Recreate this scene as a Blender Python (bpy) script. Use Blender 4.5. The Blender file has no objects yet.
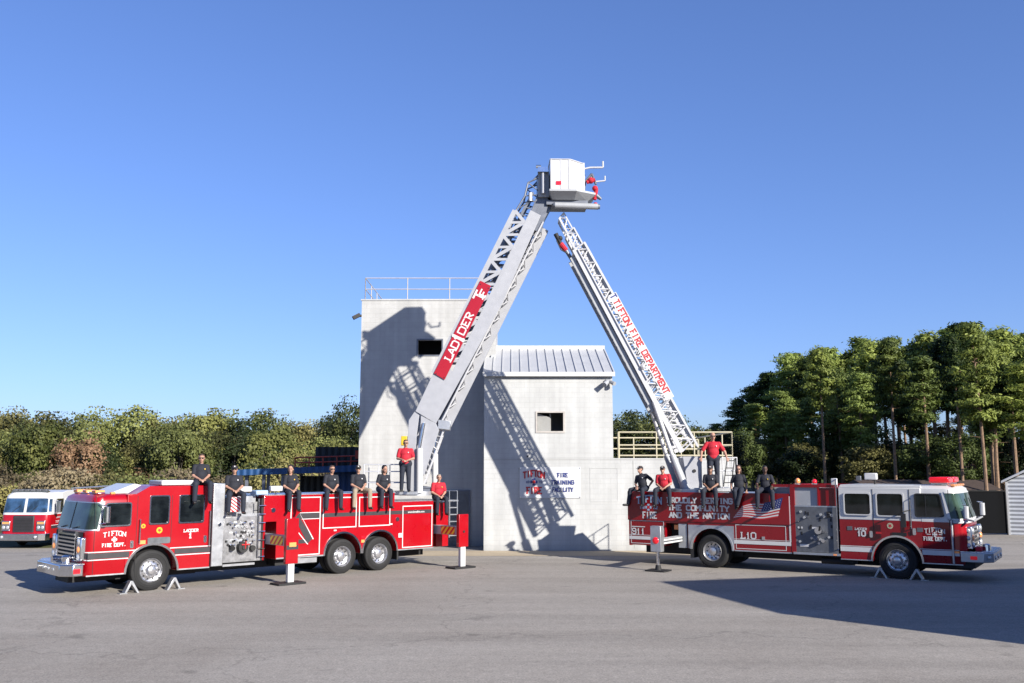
import bpy, bmesh, math, random
import numpy as np
from mathutils import Vector, Matrix, Euler
PI = math.pi
R_ = math.radians
random.seed(7)
scene = bpy.context.scene
COL = scene.collection

# ---------------------------------------------------------------- materials
def _nodes(name):
    m = bpy.data.materials.new(name); m.use_nodes = True
    nt = m.node_tree; b = nt.nodes['Principled BSDF']
    return m, nt, b

def mat(name, col, rough=.5, metal=0., var=.12, scale=3., coat=0., bump=0., bscale=60., spec=.5, coords='Object'):
    """procedural paint/metal/cloth: base colour broken up by noise, roughness broken up too"""
    m, nt, b = _nodes(name); N = nt.nodes; Lk = nt.links
    tc = N.new('ShaderNodeTexCoord'); n = N.new('ShaderNodeTexNoise')
    n.inputs['Scale'].default_value = scale; n.inputs['Detail'].default_value = 6; n.inputs['Roughness'].default_value = .65
    Lk.new(tc.outputs[coords], n.inputs['Vector'])
    r = N.new('ShaderNodeValToRGB')
    c = Vector(col) * (.85 if metal > .5 else .57)
    r.color_ramp.elements[0].position = .3; r.color_ramp.elements[1].position = .72
    r.color_ramp.elements[0].color = (*(c * (1 - var)), 1); r.color_ramp.elements[1].color = (*[min(1, x) for x in c * (1 + var)], 1)
    Lk.new(n.outputs['Fac'], r.inputs['Fac']); Lk.new(r.outputs['Color'], b.inputs['Base Color'])
    mr = N.new('ShaderNodeMapRange'); mr.inputs['To Min'].default_value = max(0, rough * .8); mr.inputs['To Max'].default_value = min(1, rough * 1.25)
    Lk.new(n.outputs['Fac'], mr.inputs['Value']); Lk.new(mr.outputs['Result'], b.inputs['Roughness'])
    b.inputs['Metallic'].default_value = metal; b.inputs['Specular IOR Level'].default_value = spec
    if coat:
        b.inputs['Coat Weight'].default_value = coat; b.inputs['Coat Roughness'].default_value = .06
    if bump:
        n2 = N.new('ShaderNodeTexNoise'); n2.inputs['Scale'].default_value = bscale; n2.inputs['Detail'].default_value = 4
        Lk.new(tc.outputs[coords], n2.inputs['Vector'])
        bp = N.new('ShaderNodeBump'); bp.inputs['Strength'].default_value = bump; bp.inputs['Distance'].default_value = .02
        Lk.new(n2.outputs['Fac'], bp.inputs['Height']); Lk.new(bp.outputs['Normal'], b.inputs['Normal'])
    return m

def tread_mat(name, col):
    m, nt, b = _nodes(name); N = nt.nodes; Lk = nt.links
    tc = N.new('ShaderNodeTexCoord'); v = N.new('ShaderNodeTexVoronoi'); v.inputs['Scale'].default_value = 26
    Lk.new(tc.outputs['Object'], v.inputs['Vector'])
    bp = N.new('ShaderNodeBump'); bp.inputs['Strength'].default_value = .6; bp.inputs['Distance'].default_value = .01
    Lk.new(v.outputs['Distance'], bp.inputs['Height']); Lk.new(bp.outputs['Normal'], b.inputs['Normal'])
    b.inputs['Base Color'].default_value = (*col, 1); b.inputs['Metallic'].default_value = .9; b.inputs['Roughness'].default_value = .32
    return m

def glass_mat(name, tint=(.007, .009, .01), clear=.0, rough=.03):
    """dark vehicle glass: glossy over a tinted, partly see-through body"""
    m, nt, b = _nodes(name); N = nt.nodes; Lk = nt.links
    tc = N.new('ShaderNodeTexCoord'); n = N.new('ShaderNodeTexNoise'); n.inputs['Scale'].default_value = 2.2; n.inputs['Detail'].default_value = 5
    Lk.new(tc.outputs['Object'], n.inputs['Vector'])
    r = N.new('ShaderNodeValToRGB'); t = Vector(tint)
    r.color_ramp.elements[0].position = .4; r.color_ramp.elements[1].position = .66
    r.color_ramp.elements[0].color = (*(t * .5), 1); r.color_ramp.elements[1].color = (*(t * 1.9), 1)
    Lk.new(n.outputs['Fac'], r.inputs['Fac']); Lk.new(r.outputs['Color'], b.inputs['Base Color'])
    b.inputs['Roughness'].default_value = rough; b.inputs['Specular IOR Level'].default_value = .5
    b.inputs['Coat Weight'].default_value = .15; b.inputs['Coat Roughness'].default_value = .02
    if clear:
        tr = N.new('ShaderNodeBsdfTransparent'); tr.inputs['Color'].default_value = (.55, .65, .62, 1)
        mx = N.new('ShaderNodeMixShader'); mx.inputs['Fac'].default_value = 1 - clear
        Lk.new(tr.outputs[0], mx.inputs[1]); Lk.new(b.outputs[0], mx.inputs[2])
        Lk.new(mx.outputs[0], N['Material Output'].inputs['Surface'])
    return m

def emit_mat(name, col, e=1.):
    m, nt, b = _nodes(name); N = nt.nodes; Lk = nt.links
    tc = N.new('ShaderNodeTexCoord'); w = N.new('ShaderNodeTexWave'); w.inputs['Scale'].default_value = 18
    Lk.new(tc.outputs['Object'], w.inputs['Vector'])
    r = N.new('ShaderNodeValToRGB'); c = Vector(col)
    r.color_ramp.elements[0].color = (*(c * .75), 1); r.color_ramp.elements[1].color = (*col, 1)
    Lk.new(w.outputs['Fac'], r.inputs['Fac']); Lk.new(r.outputs['Color'], b.inputs['Base Color'])
    b.inputs['Roughness'].default_value = .15; b.inputs['Coat Weight'].default_value = .6
    b.inputs['Emission Color'].default_value = (*col, 1); b.inputs['Emission Strength'].default_value = e
    return m

def stripe_mat(name, c1, c2, freq, slope=1.0):
    """diagonal two-colour reflective chevrons in object x/z"""
    m, nt, b = _nodes(name); N = nt.nodes; Lk = nt.links
    tc = N.new('ShaderNodeTexCoord'); sx = N.new('ShaderNodeSeparateXYZ'); Lk.new(tc.outputs['Object'], sx.inputs[0])
    a = N.new('ShaderNodeMath'); a.operation = 'MULTIPLY_ADD'; a.inputs[1].default_value = slope
    Lk.new(sx.outputs['Z'], a.inputs[0]); Lk.new(sx.outputs['X'], a.inputs[2])
    y = N.new('ShaderNodeMath'); y.operation = 'ADD'; Lk.new(a.outputs[0], y.inputs[0]); Lk.new(sx.outputs['Y'], y.inputs[1])
    f = N.new('ShaderNodeMath'); f.operation = 'MULTIPLY'; f.inputs[1].default_value = freq; Lk.new(y.outputs[0], f.inputs[0])
    fr = N.new('ShaderNodeMath'); fr.operation = 'FRACT'; Lk.new(f.outputs[0], fr.inputs[0])
    g = N.new('ShaderNodeMath'); g.operation = 'GREATER_THAN'; g.inputs[1].default_value = .5; Lk.new(fr.outputs[0], g.inputs[0])
    mx = N.new('ShaderNodeMix'); mx.data_type = 'RGBA'; mx.inputs['A'].default_value = (*c1, 1); mx.inputs['B'].default_value = (*c2, 1)
    Lk.new(g.outputs[0], mx.inputs['Factor']); Lk.new(mx.outputs['Result'], b.inputs['Base Color'])
    b.inputs['Roughness'].default_value = .35
    return m

def rib_mat(name, col, freq=9., depth=.5, axis='X', rough=.45, metal=0., dark=.25):
    m, nt, b = _nodes(name); N = nt.nodes; Lk = nt.links
    tc = N.new('ShaderNodeTexCoord'); sx = N.new('ShaderNodeSeparateXYZ'); Lk.new(tc.outputs['Object'], sx.inputs[0])
    f = N.new('ShaderNodeMath'); f.operation = 'MULTIPLY'; f.inputs[1].default_value = freq * 2 * PI; Lk.new(sx.outputs[axis], f.inputs[0])
    s = N.new('ShaderNodeMath'); s.operation = 'SINE'; Lk.new(f.outputs[0], s.inputs[0])
    n = N.new('ShaderNodeTexNoise'); n.inputs['Scale'].default_value = 2.5; n.inputs['Detail'].default_value = 6; Lk.new(tc.outputs['Object'], n.inputs['Vector'])
    mr = N.new('ShaderNodeMapRange'); mr.inputs['From Min'].default_value = -1; mr.inputs['From Max'].default_value = -.4
    mr.inputs['To Min'].default_value = 1 - dark; mr.inputs['To Max'].default_value = 1; Lk.new(s.outputs[0], mr.inputs['Value'])
    mm = N.new('ShaderNodeMath'); mm.operation = 'MULTIPLY_ADD'; mm.inputs[1].default_value = .35; mm.inputs[2].default_value = .82
    Lk.new(n.outputs['Fac'], mm.inputs[0])
    m2 = N.new('ShaderNodeMath'); m2.operation = 'MULTIPLY'; Lk.new(mr.outputs[0], m2.inputs[0]); Lk.new(mm.outputs[0], m2.inputs[1])
    vm = N.new('ShaderNodeVectorMath'); vm.operation = 'SCALE'; vm.inputs[0].default_value = Vector(col) * .6; Lk.new(m2.outputs[0], vm.inputs['Scale'])
    Lk.new(vm.outputs[0], b.inputs['Base Color'])
    bp = N.new('ShaderNodeBump'); bp.inputs['Strength'].default_value = depth; bp.inputs['Distance'].default_value = .03
    Lk.new(s.outputs[0], bp.inputs['Height']); Lk.new(bp.outputs['Normal'], b.inputs['Normal'])
    b.inputs['Roughness'].default_value = rough; b.inputs['Metallic'].default_value = metal; b.inputs['Specular IOR Level'].default_value = .2
    return m

def block_mat(name, col, stain=.35):
    """painted concrete block: faint courses, patchy repainting, rain streaks"""
    col = Vector(col) * .63
    m, nt, b = _nodes(name); N = nt.nodes; Lk = nt.links
    tc = N.new('ShaderNodeTexCoord'); sx = N.new('ShaderNodeSeparateXYZ'); Lk.new(tc.outputs['Object'], sx.inputs[0])
    ad = N.new('ShaderNodeMath'); ad.operation = 'ADD'; Lk.new(sx.outputs['X'], ad.inputs[0]); Lk.new(sx.outputs['Y'], ad.inputs[1])
    cb = N.new('ShaderNodeCombineXYZ'); Lk.new(ad.outputs[0], cb.inputs['X']); Lk.new(sx.outputs['Z'], cb.inputs['Y'])
    br = N.new('ShaderNodeTexBrick'); br.inputs['Scale'].default_value = 1; br.inputs['Brick Width'].default_value = .41
    br.inputs['Row Height'].default_value = .205; br.inputs['Mortar Size'].default_value = .009; br.inputs['Mortar Smooth'].default_value = .3
    br.inputs['Color1'].default_value = (*col, 1); br.inputs['Color2'].default_value = (*(Vector(col) * .965), 1); br.inputs['Mortar'].default_value = (*(Vector(col) * .9), 1)
    Lk.new(cb.outputs[0], br.inputs['Vector'])
    n = N.new('ShaderNodeTexNoise'); n.inputs['Scale'].default_value = .75; n.inputs['Detail'].default_value = 8; n.inputs['Roughness'].default_value = .7
    Lk.new(tc.outputs['Object'], n.inputs['Vector'])
    mp = N.new('ShaderNodeMapping'); mp.inputs['Scale'].default_value = (3.2, 3.2, .22); Lk.new(tc.outputs['Object'], mp.inputs['Vector'])
    n2 = N.new('ShaderNodeTexNoise'); n2.inputs['Scale'].default_value = 1.; n2.inputs['Detail'].default_value = 5; Lk.new(mp.outputs[0], n2.inputs['Vector'])
    mul = N.new('ShaderNodeMath'); mul.operation = 'MULTIPLY'; Lk.new(n.outputs['Fac'], mul.inputs[0]); Lk.new(n2.outputs['Fac'], mul.inputs[1])
    mr = N.new('ShaderNodeMapRange'); mr.inputs['From Min'].default_value = .12; mr.inputs['From Max'].default_value = .36
    mr.inputs['To Min'].default_value = 1 - stain * .6; mr.inputs['To Max'].default_value = 1.06; Lk.new(mul.outputs[0], mr.inputs['Value'])
    # wall colour darker towards its foot
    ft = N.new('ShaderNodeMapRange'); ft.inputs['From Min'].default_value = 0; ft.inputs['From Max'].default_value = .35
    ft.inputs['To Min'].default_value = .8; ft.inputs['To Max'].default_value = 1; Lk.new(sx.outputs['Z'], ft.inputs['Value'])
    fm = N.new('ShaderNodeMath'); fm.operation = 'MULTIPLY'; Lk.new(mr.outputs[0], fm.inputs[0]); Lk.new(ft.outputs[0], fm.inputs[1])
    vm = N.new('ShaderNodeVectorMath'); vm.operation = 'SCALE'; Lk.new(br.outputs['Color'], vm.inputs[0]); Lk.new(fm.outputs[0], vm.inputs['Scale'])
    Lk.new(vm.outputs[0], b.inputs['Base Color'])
    bp = N.new('ShaderNodeBump'); bp.inputs['Strength'].default_value = .35; bp.inputs['Distance'].default_value = .008; bp.invert = True
    Lk.new(br.outputs['Fac'], bp.inputs['Height']); Lk.new(bp.outputs['Normal'], b.inputs['Normal'])
    b.inputs['Roughness'].default_value = .75
    return m

def leaf_mat(name, dark, light, scale=.45, trans=.3):
    dark = Vector(dark) * .62; light = Vector(light) * .8
    m, nt, b = _nodes(name); N = nt.nodes; Lk = nt.links
    tc = N.new('ShaderNodeTexCoord'); n = N.new('ShaderNodeTexNoise'); n.inputs['Scale'].default_value = scale; n.inputs['Detail'].default_value = 8; n.inputs['Roughness'].default_value = .75
    Lk.new(tc.outputs['Object'], n.inputs['Vector'])
    oi = N.new('ShaderNodeObjectInfo')
    ad = N.new('ShaderNodeMath'); ad.operation = 'MULTIPLY_ADD'; ad.inputs[1].default_value = .46; ad.inputs[2].default_value = -.23
    Lk.new(oi.outputs['Random'], ad.inputs[0])
    a2 = N.new('ShaderNodeMath'); a2.operation = 'ADD'; Lk.new(ad.outputs[0], a2.inputs[0]); Lk.new(n.outputs['Fac'], a2.inputs[1])
    r = N.new('ShaderNodeValToRGB'); r.color_ramp.elements[0].position = .33; r.color_ramp.elements[1].position = .68
    r.color_ramp.elements[0].color = (*dark, 1); r.color_ramp.elements[1].color = (*light, 1)
    Lk.new(a2.outputs[0], r.inputs['Fac']); Lk.new(r.outputs['Color'], b.inputs['Base Color'])
    b.inputs['Roughness'].default_value = .6; b.inputs['Specular IOR Level'].default_value = .25
    tl = N.new('ShaderNodeBsdfTranslucent'); Lk.new(r.outputs['Color'], tl.inputs['Color'])
    mx = N.new('ShaderNodeMixShader'); mx.inputs['Fac'].default_value = trans
    Lk.new(b.outputs[0], mx.inputs[1]); Lk.new(tl.outputs[0], mx.inputs[2]); Lk.new(mx.outputs[0], N['Material Output'].inputs['Surface'])
    return m

MT = {}
MT['red'] = mat('red_paint', (.48, .001, .009), .28, 0, .05, 2, coat=.55, spec=.4)
MT['shadered'] = mat('shaded_red_paint', (.3, .002, .008), .28, 0, .06, 2, coat=.5, spec=.4)  # right truck's red, darkened for the shade on its side
MT['white'] = mat('white_paint', (.8, .8, .8), .35, 0, .03, 2, coat=.3)
MT['chrome'] = mat('chrome', (.82, .82, .84), .14, 1., .08, 14)
MT['rimalu'] = mat('polished_wheel_alloy', (.62, .62, .64), .28, .85, .2, 14)
MT['alu'] = mat('brushed_aluminium', (.5, .51, .53), .36, .75, .12, 5, bump=.1)
MT['steel'] = mat('stainless_panel', (.34, .34, .35), .34, .6, .4, 5, bump=.15, bscale=20)
MT['tread'] = tread_mat('tread_plate', (.62, .63, .65))
MT['grey'] = mat('grey_paint', (.5, .52, .55), .45, .1, .08, 2.5)
MT['boom'] = mat('ladder_grey_paint', (.5, .51, .55), .45, .15, .06, 3.5)
MT['boomw'] = mat('ladder_white_metal', (.78, .78, .8), .4, .25, .08, 4)
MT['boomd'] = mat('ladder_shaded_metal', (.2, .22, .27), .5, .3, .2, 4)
MT['dgrey'] = mat('charcoal_stripe', (.04, .036, .042), .5, 0, .15, 6)
MT['black'] = mat('black_rubber', (.018, .018, .02), .65, 0, .3, 8)
MT['tyre'] = mat('tyre_rubber', (.014, .014, .015), .78, 0, .35, 6, bump=.3, bscale=30)
MT['dark'] = mat('dark_underbody', (.012, .012, .014), .7, 0, .4, 5)
MT['panelgrey'] = mat('pump_panel_grey', (.17, .18, .2), .42, .2, .25, 5)
MT['glass'] = glass_mat('dark_glass')
MT['wsglass'] = glass_mat('windshield_glass', (.03, .055, .04), .2)  # greenish reflection put into the glass colour
MT['wsglassb'] = glass_mat('windshield_glass_blue', (.02, .05, .11), .2)
MT['redlens'] = emit_mat('red_lens', (.75, .01, .02), .25)
MT['amber'] = emit_mat('amber_lens', (.8, .3, .1), .05)
MT['lampglass'] = mat('lamp_glass', (.75, .77, .8), .12, .4, .2, 30, coat=.5)
MT['lightblue'] = mat('pale_blue_plastic', (.45, .62, .85), .4)
MT['yellow'] = mat('yellow_paint', (.85, .55, .02), .4)
MT['orange'] = mat('orange_paint', (.7, .06, .015), .5)
MT['chevron'] = stripe_mat('chevron_yellow_red', (.75, .5, .03), (.5, .02, .02), 4.5)
MT['chevronw'] = stripe_mat('chevron_red_white', (.7, .02, .03), (.75, .6, .6), 7, 1.4)
MT['letterw'] = mat('white_lettering', (.82, .82, .82), .5, 0, .03, 3)
MT['letterb'] = mat('blue_lettering', (.03, .05, .22), .5, 0, .05, 3)
MT['letternavy'] = mat('navy_lettering', (.03, .05, .25), .5, 0, .05, 3)
MT['letterr'] = mat('red_lettering', (.6, .015, .02), .5, 0, .05, 3)
MT['signw'] = mat('white_vinyl', (.82, .83, .85), .5, 0, .02, 1)
MT['cream'] = mat('cream_rail_paint', (.62, .56, .38), .5, 0, .12, 5)
MT['railw'] = mat('pale_rail_paint', (.62, .58, .54), .5, 0, .15, 5)
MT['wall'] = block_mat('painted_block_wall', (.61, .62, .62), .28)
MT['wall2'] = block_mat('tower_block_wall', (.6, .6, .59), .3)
MT['roofm'] = mat('white_roof_metal', (.76, .77, .78), .42, .2, .06, 1.5)
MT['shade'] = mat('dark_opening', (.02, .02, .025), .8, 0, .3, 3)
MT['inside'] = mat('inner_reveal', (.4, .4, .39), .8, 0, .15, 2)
MT['bluem'] = rib_mat('blue_roof_metal', (.03, .1, .26), 3.2, .8)
MT['bluewall'] = rib_mat('blue_container_steel', (.03, .075, .2), 3.5, .7)
MT['blackrib'] = rib_mat('black_ribbed_steel', (.05, .055, .06), 3.1, 1., dark=.75)
MT['fence'] = rib_mat('black_fence_screen', (.004, .0045, .006), .42, .15, rough=1., dark=.4)
MT['siding'] = rib_mat('white_lap_siding', (.62, .65, .7), 5., .6, 'Z', dark=.3)
MT['bark'] = mat('pine_bark', (.3, .19, .12), .9, 0, .45, 4, bump=.5, bscale=9)
MT['barkg'] = mat('grey_bark', (.13, .11, .09), .9, 0, .4, 4)
MT['roofbrown'] = mat('brown_shingle', (.07, .045, .035), .8, 0, .25, 3)
MT['skin'] = mat('skin_light', (.55, .3, .21), .55, 0, .1, 9)
MT['skint'] = mat('skin_tan', (.38, .2, .13), .55, 0, .1, 9)
MT['skind'] = mat('skin_dark', (.12, .06, .04), .5, 0, .12, 9)
MT['navy'] = mat('navy_cloth', (.012, .014, .026), .85, 0, .3, 9, bump=.5, bscale=14)
MT['navyp'] = mat('navy_trouser_cloth', (.014, .02, .04), .85, 0, .3, 9, bump=.5, bscale=14)
MT['redc'] = mat('red_polo_cloth', (.6, .008, .03), .8, 0, .15, 9, bump=.5, bscale=14)
MT['khaki'] = mat('khaki_cloth', (.42, .34, .25), .85, 0, .15, 9, bump=.5, bscale=14)
MT['hairb'] = mat('brown_hair', (.07, .035, .02), .6, 0, .4, 30)
MT['hairk'] = mat('black_hair', (.012, .01, .01), .6, 0, .4, 30)
MT['hairg'] = mat('grey_hair', (.3, .27, .24), .6, 0, .3, 30)
MT['boot'] = mat('black_boot_leather', (.015, .014, .013), .4, 0, .3, 12)

# ---------------------------------------------------------------- object helpers
def link(o, parent=None):
    COL.objects.link(o)
    if parent is not None: o.parent = parent
    return o
def tag(o, label=None, cat=None, group=None, kind=None):
    if label: o['label'] = label
    if cat: o['category'] = cat
    if group: o['group'] = group
    if kind: o['kind'] = kind
    return o
def empty(name, loc, rz=0, label=None, cat=None, group=None, parent=None):
    o = bpy.data.objects.new(name, None); o.empty_display_size = .2
    o.location = loc; o.rotation_euler = (0, 0, rz); link(o, parent)
    return tag(o, label, cat, group)

SPLIT = {'door_seam', 'post', 'step_trim', 'lens', 'marker_light', 'wiper', 'reflective_stripe', 'bumper_lamp', 'body_trim', 'side_locker', 'security_light', 'decal', 'corner_trim', 'axle', 'tail_locker', 'running_board', 'inner_wheel'}
class MB:
    def __init__(s): s.v = []; s.f = []; s.m = []
    def add(s, vs, fs, mi=0):
        b = len(s.v); s.v += [tuple(p) for p in vs]; s.f += [tuple(b + i for i in f) for f in fs]; s.m += [mi] * len(fs); return s
    def box(s, x0, x1, y0, y1, z0, z1, mi=0):
        return s.add([(x0, y0, z0), (x1, y0, z0), (x1, y1, z0), (x0, y1, z0), (x0, y0, z1), (x1, y0, z1), (x1, y1, z1), (x0, y1, z1)],
                     [(0, 3, 2, 1), (4, 5, 6, 7), (0, 1, 5, 4), (1, 2, 6, 5), (2, 3, 7, 6), (3, 0, 4, 7)], mi)
    def prism(s, poly, y0, y1, mi=0):          # poly in x,z extruded along y
        n = len(poly)
        return s.add([(x, y0, z) for x, z in poly] + [(x, y1, z) for x, z in poly],
                     [tuple(range(n)), tuple(range(2 * n - 1, n - 1, -1))] + [(i, n + i, n + (i + 1) % n, (i + 1) % n) for i in range(n)], mi)
    def prismz(s, poly, z0, z1, mi=0):          # poly in x,y extruded along z
        n = len(poly)
        return s.add([(x, y, z0) for x, y in poly] + [(x, y, z1) for x, y in poly],
                     [tuple(range(n)), tuple(range(2 * n - 1, n - 1, -1))] + [(i, n + i, n + (i + 1) % n, (i + 1) % n) for i in range(n)], mi)
    def prismx(s, poly, x0, x1, mi=0):          # poly in y,z extruded along x
        n = len(poly)
        return s.add([(x0, y, z) for y, z in poly] + [(x1, y, z) for y, z in poly],
                     [tuple(range(n)), tuple(range(2 * n - 1, n - 1, -1))] + [(i, n + i, n + (i + 1) % n, (i + 1) % n) for i in range(n)], mi)
    def quad(s, a, b, c, d, mi=0): return s.add([a, b, c, d], [(0, 1, 2, 3)], mi)
    def tube(s, p0, p1, r0, r1=None, n=8, mi=0, cap=True):
        r1 = r0 if r1 is None else r1
        p0 = Vector(p0); p1 = Vector(p1); d = (p1 - p0)
        if d.length < 1e-6: return s
        d.normalize(); a = d.orthogonal().normalized(); c = d.cross(a)
        vs = []
        for p, r in ((p0, r0), (p1, r1)):
            for i in range(n):
                t = 2 * PI * i / n + PI / n; vs.append(p + a * (r * math.cos(t)) + c * (r * math.sin(t)))
        fs = [(i, (i + 1) % n, n + (i + 1) % n, n + i) for i in range(n)]
        if cap: fs += [tuple(range(n - 1, -1, -1)), tuple(range(n, 2 * n))]
        return s.add(vs, fs, mi)
    def path(s, pts, r, n=6, mi=0):
        for a, b in zip(pts[:-1], pts[1:]): s.tube(a, b, r, r, n, mi)
        return s
    def bar(s, p0, p1, w, h, up=(0, 1, 0), mi=0):
        p0 = Vector(p0); p1 = Vector(p1); d = (p1 - p0).normalized(); up = Vector(up)
        a = d.cross(up)
        if a.length < 1e-4: a = d.orthogonal()
        a.normalize(); b = a.cross(d).normalized(); a = a * (w / 2); b = b * (h / 2)
        vs = [p0 - a - b, p0 + a - b, p0 + a + b, p0 - a + b, p1 - a - b, p1 + a - b, p1 + a + b, p1 - a + b]
        return s.add(vs, [(0, 3, 2, 1), (4, 5, 6, 7), (0, 1, 5, 4), (1, 2, 6, 5), (2, 3, 7, 6), (3, 0, 4, 7)], mi)
    def ball(s, c, r, n=10, mi=0, sc=(1, 1, 1)):
        vs = [(c[0], c[1], c[2] - r * sc[2])]; k = n // 2
        for j in range(1, k):
            ph = PI * j / k
            for i in range(n):
                t = 2 * PI * i / n; vs.append((c[0] + r * sc[0] * math.sin(ph) * math.cos(t), c[1] + r * sc[1] * math.sin(ph) * math.sin(t), c[2] - r * sc[2] * math.cos(ph)))
        vs.append((c[0], c[1], c[2] + r * sc[2])); fs = []
        for i in range(n): fs.append((0, 1 + (i + 1) % n, 1 + i))
        for j in range(k - 2):
            for i in range(n):
                a = 1 + j * n; fs.append((a + i, a + (i + 1) % n, a + n + (i + 1) % n, a + n + i))
        a = 1 + (k - 2) * n
        for i in range(n): fs.append((a + i, a + (i + 1) % n, len(vs) - 1))
        return s.add(vs, fs, mi)
    def lathe(s, prof, c, n=32, mi=0, axis='y'):     # prof: (radius, offset along axis); closed strip
        vs = []; m = len(prof)
        for i in range(n):
            t = 2 * PI * i / n
            for r, o in prof:
                if axis == 'y': vs.append((c[0] + r * math.cos(t), c[1] + o, c[2] + r * math.sin(t)))
                else: vs.append((c[0] + r * math.cos(t), c[1] + r * math.sin(t), c[2] + o))
        fs = []
        for i in range(n):
            for j in range(m - 1):
                a = i * m + j; b = ((i + 1) % n) * m + j; fs.append((a, b, b + 1, a + 1))
        return s.add(vs, fs, mi)
    def pieces(s):
        par = list(range(len(s.v)))
        def fd(a):
            while par[a] != a: par[a] = par[par[a]]; a = par[a]
            return a
        for f in s.f:
            a = fd(f[0])
            for i in f[1:]: par[fd(i)] = a
        g = {}
        for f, m in zip(s.f, s.m): g.setdefault(fd(f[0]), []).append((f, m))
        out = []
        for fs in g.values():
            ids = sorted({i for f, _ in fs for i in f}); mp = {i: k for k, i in enumerate(ids)}; q = MB()
            q.v = [s.v[i] for i in ids]; q.f = [tuple(mp[i] for i in f) for f, _ in fs]; q.m = [m for _, m in fs]; out.append(q)
        return out
    def build(s, name, mats, parent=None, smooth=35, bevel=0, recalc=True):
        if name in SPLIT:
            ps = s.pieces()
            if len(ps) > 1: return [q.build1(name, mats, parent, smooth, bevel, recalc) for q in ps][0]
        return s.build1(name, mats, parent, smooth, bevel, recalc)
    def build1(s, name, mats, parent=None, smooth=35, bevel=0, recalc=True):
        me = bpy.data.meshes.new(name); me.from_pydata(s.v, [], s.f)
        if not isinstance(mats, (list, tuple)): mats = [mats]
        for q in mats: me.materials.append(q)
        me.polygons.foreach_set('material_index', s.m)
        if recalc:
            bm = bmesh.new(); bm.from_mesh(me); bmesh.ops.recalc_face_normals(bm, faces=bm.faces); bm.to_mesh(me); bm.free()
        if smooth:
            me.polygons.foreach_set('use_smooth', [True] * len(me.polygons)); me.set_sharp_from_angle(angle=R_(smooth))
        me.update()
        o = bpy.data.objects.new(name, me); link(o, parent)
        if bevel:
            b = o.modifiers.new('bevel', 'BEVEL'); b.width = bevel; b.segments = 2; b.limit_method = 'ANGLE'; b.angle_limit = R_(40)
        return o

def round_poly(pts, r, n=4):
    out = []; k = len(pts)
    for i in range(k):
        p = Vector(pts[i]); a = Vector(pts[i - 1]) - p; b = Vector(pts[(i + 1) % k]) - p
        la, lb = a.length, b.length; rr = min(r, la * .45, lb * .45)
        pa = p + a / la * rr; pb = p + b / lb * rr
        for j in range(n + 1):
            t = j / n; q = pa * (1 - t) ** 2 + p * (2 * t * (1 - t)) + pb * t * t; out.append((q.x, q.y))
    return out
def rect(x0, x1, z0, z1): return [(x0, z0), (x1, z0), (x1, z1), (x0, z1)]
def inset(poly, t):
    cx = sum(p[0] for p in poly) / len(poly); cz = sum(p[1] for p in poly) / len(poly)
    hx = max(abs(p[0] - cx) for p in poly); hz = max(abs(p[1] - cz) for p in poly)
    return [(cx + (x - cx) * (1 - t / hx), cz + (z - cz) * (1 - t / hz)) for x, z in poly]
def ring(mb, outer, inner, y0, y1, mi=0):
    n = len(outer)
    vs = [(x, y0, z) for x, z in outer] + [(x, y0, z) for x, z in inner] + [(x, y1, z) for x, z in outer] + [(x, y1, z) for x, z in inner]
    fs = []
    for i in range(n):
        j = (i + 1) % n
        fs += [(i, j, n + j, n + i), (2 * n + i, 3 * n + i, 3 * n + j, 2 * n + j), (i, 2 * n + i, 2 * n + j, j), (n + i, n + j, 3 * n + j, 3 * n + i)]
    return mb.add(vs, fs, mi)

# ---------------------------------------------------------------- slab lettering
GL = {'A': ('0026 2640 1232', '00 40'), 'B': ('', ''), 'C': ('4536 3616 1605 0501 0110 1030 3041', ''), 'D': ('0006 0636 3645 4541 4130 3000', ''),
 'E': ('1016 0646 0040 1333', ''), 'F': ('1016 0646 1333', '10'), 'G': ('4536 3616 1605 0501 0110 1030 3041 4143 4323', ''),
 'H': ('0006 4046 0343', '00 06 40 46'), 'I': ('2026', '20 26'), 'L': ('1016 0040 4041', '16'), 'M': ('0006 0623 2346 4640', '00 40'),
 'N': ('0006 0640 4046', '00 46'), 'O': ('1030 3041 4145 4536 3616 1605 0501 0110', ''), 'P': ('1016 0636 3645 4544 4433 3313', '10'),
 'R': ('1016 0636 3645 4544 4433 3313 2340', '10'), 'S': ('4536 3616 1605 0504 0413 1333 3342 4241 4130 3010 1001', ''),
 'T': ('0646 2026', '20'), 'U': ('0601 0110 1030 3041 4146', '06 46'), 'V': ('0620 2046', '06 46'), 'W': ('0610 1023 2330 3046', ''),
 'Y': ('0623 2346 2320', '20'), '0': ('1030 3041 4145 4536 3616 1605 0501 0110', ''), '1': ('2026 1425', '20'),
 '9': ('0110 1030 3041 4145 4536 3616 1605 0504 0413 1343', ''), '.': ('2021', ''), '8': ('1030 3041 4142 4233 3313 1302 0201 0110 3344 4445 4536 3616 1605 0504 0413', ''),
 '7': ('0646 4620', ''), '2': ('0516 1636 3645 4544 4400 0040', ''), '5': ('4606 0604 0434 3443 4341 4130 3010 1001', '')}
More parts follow.
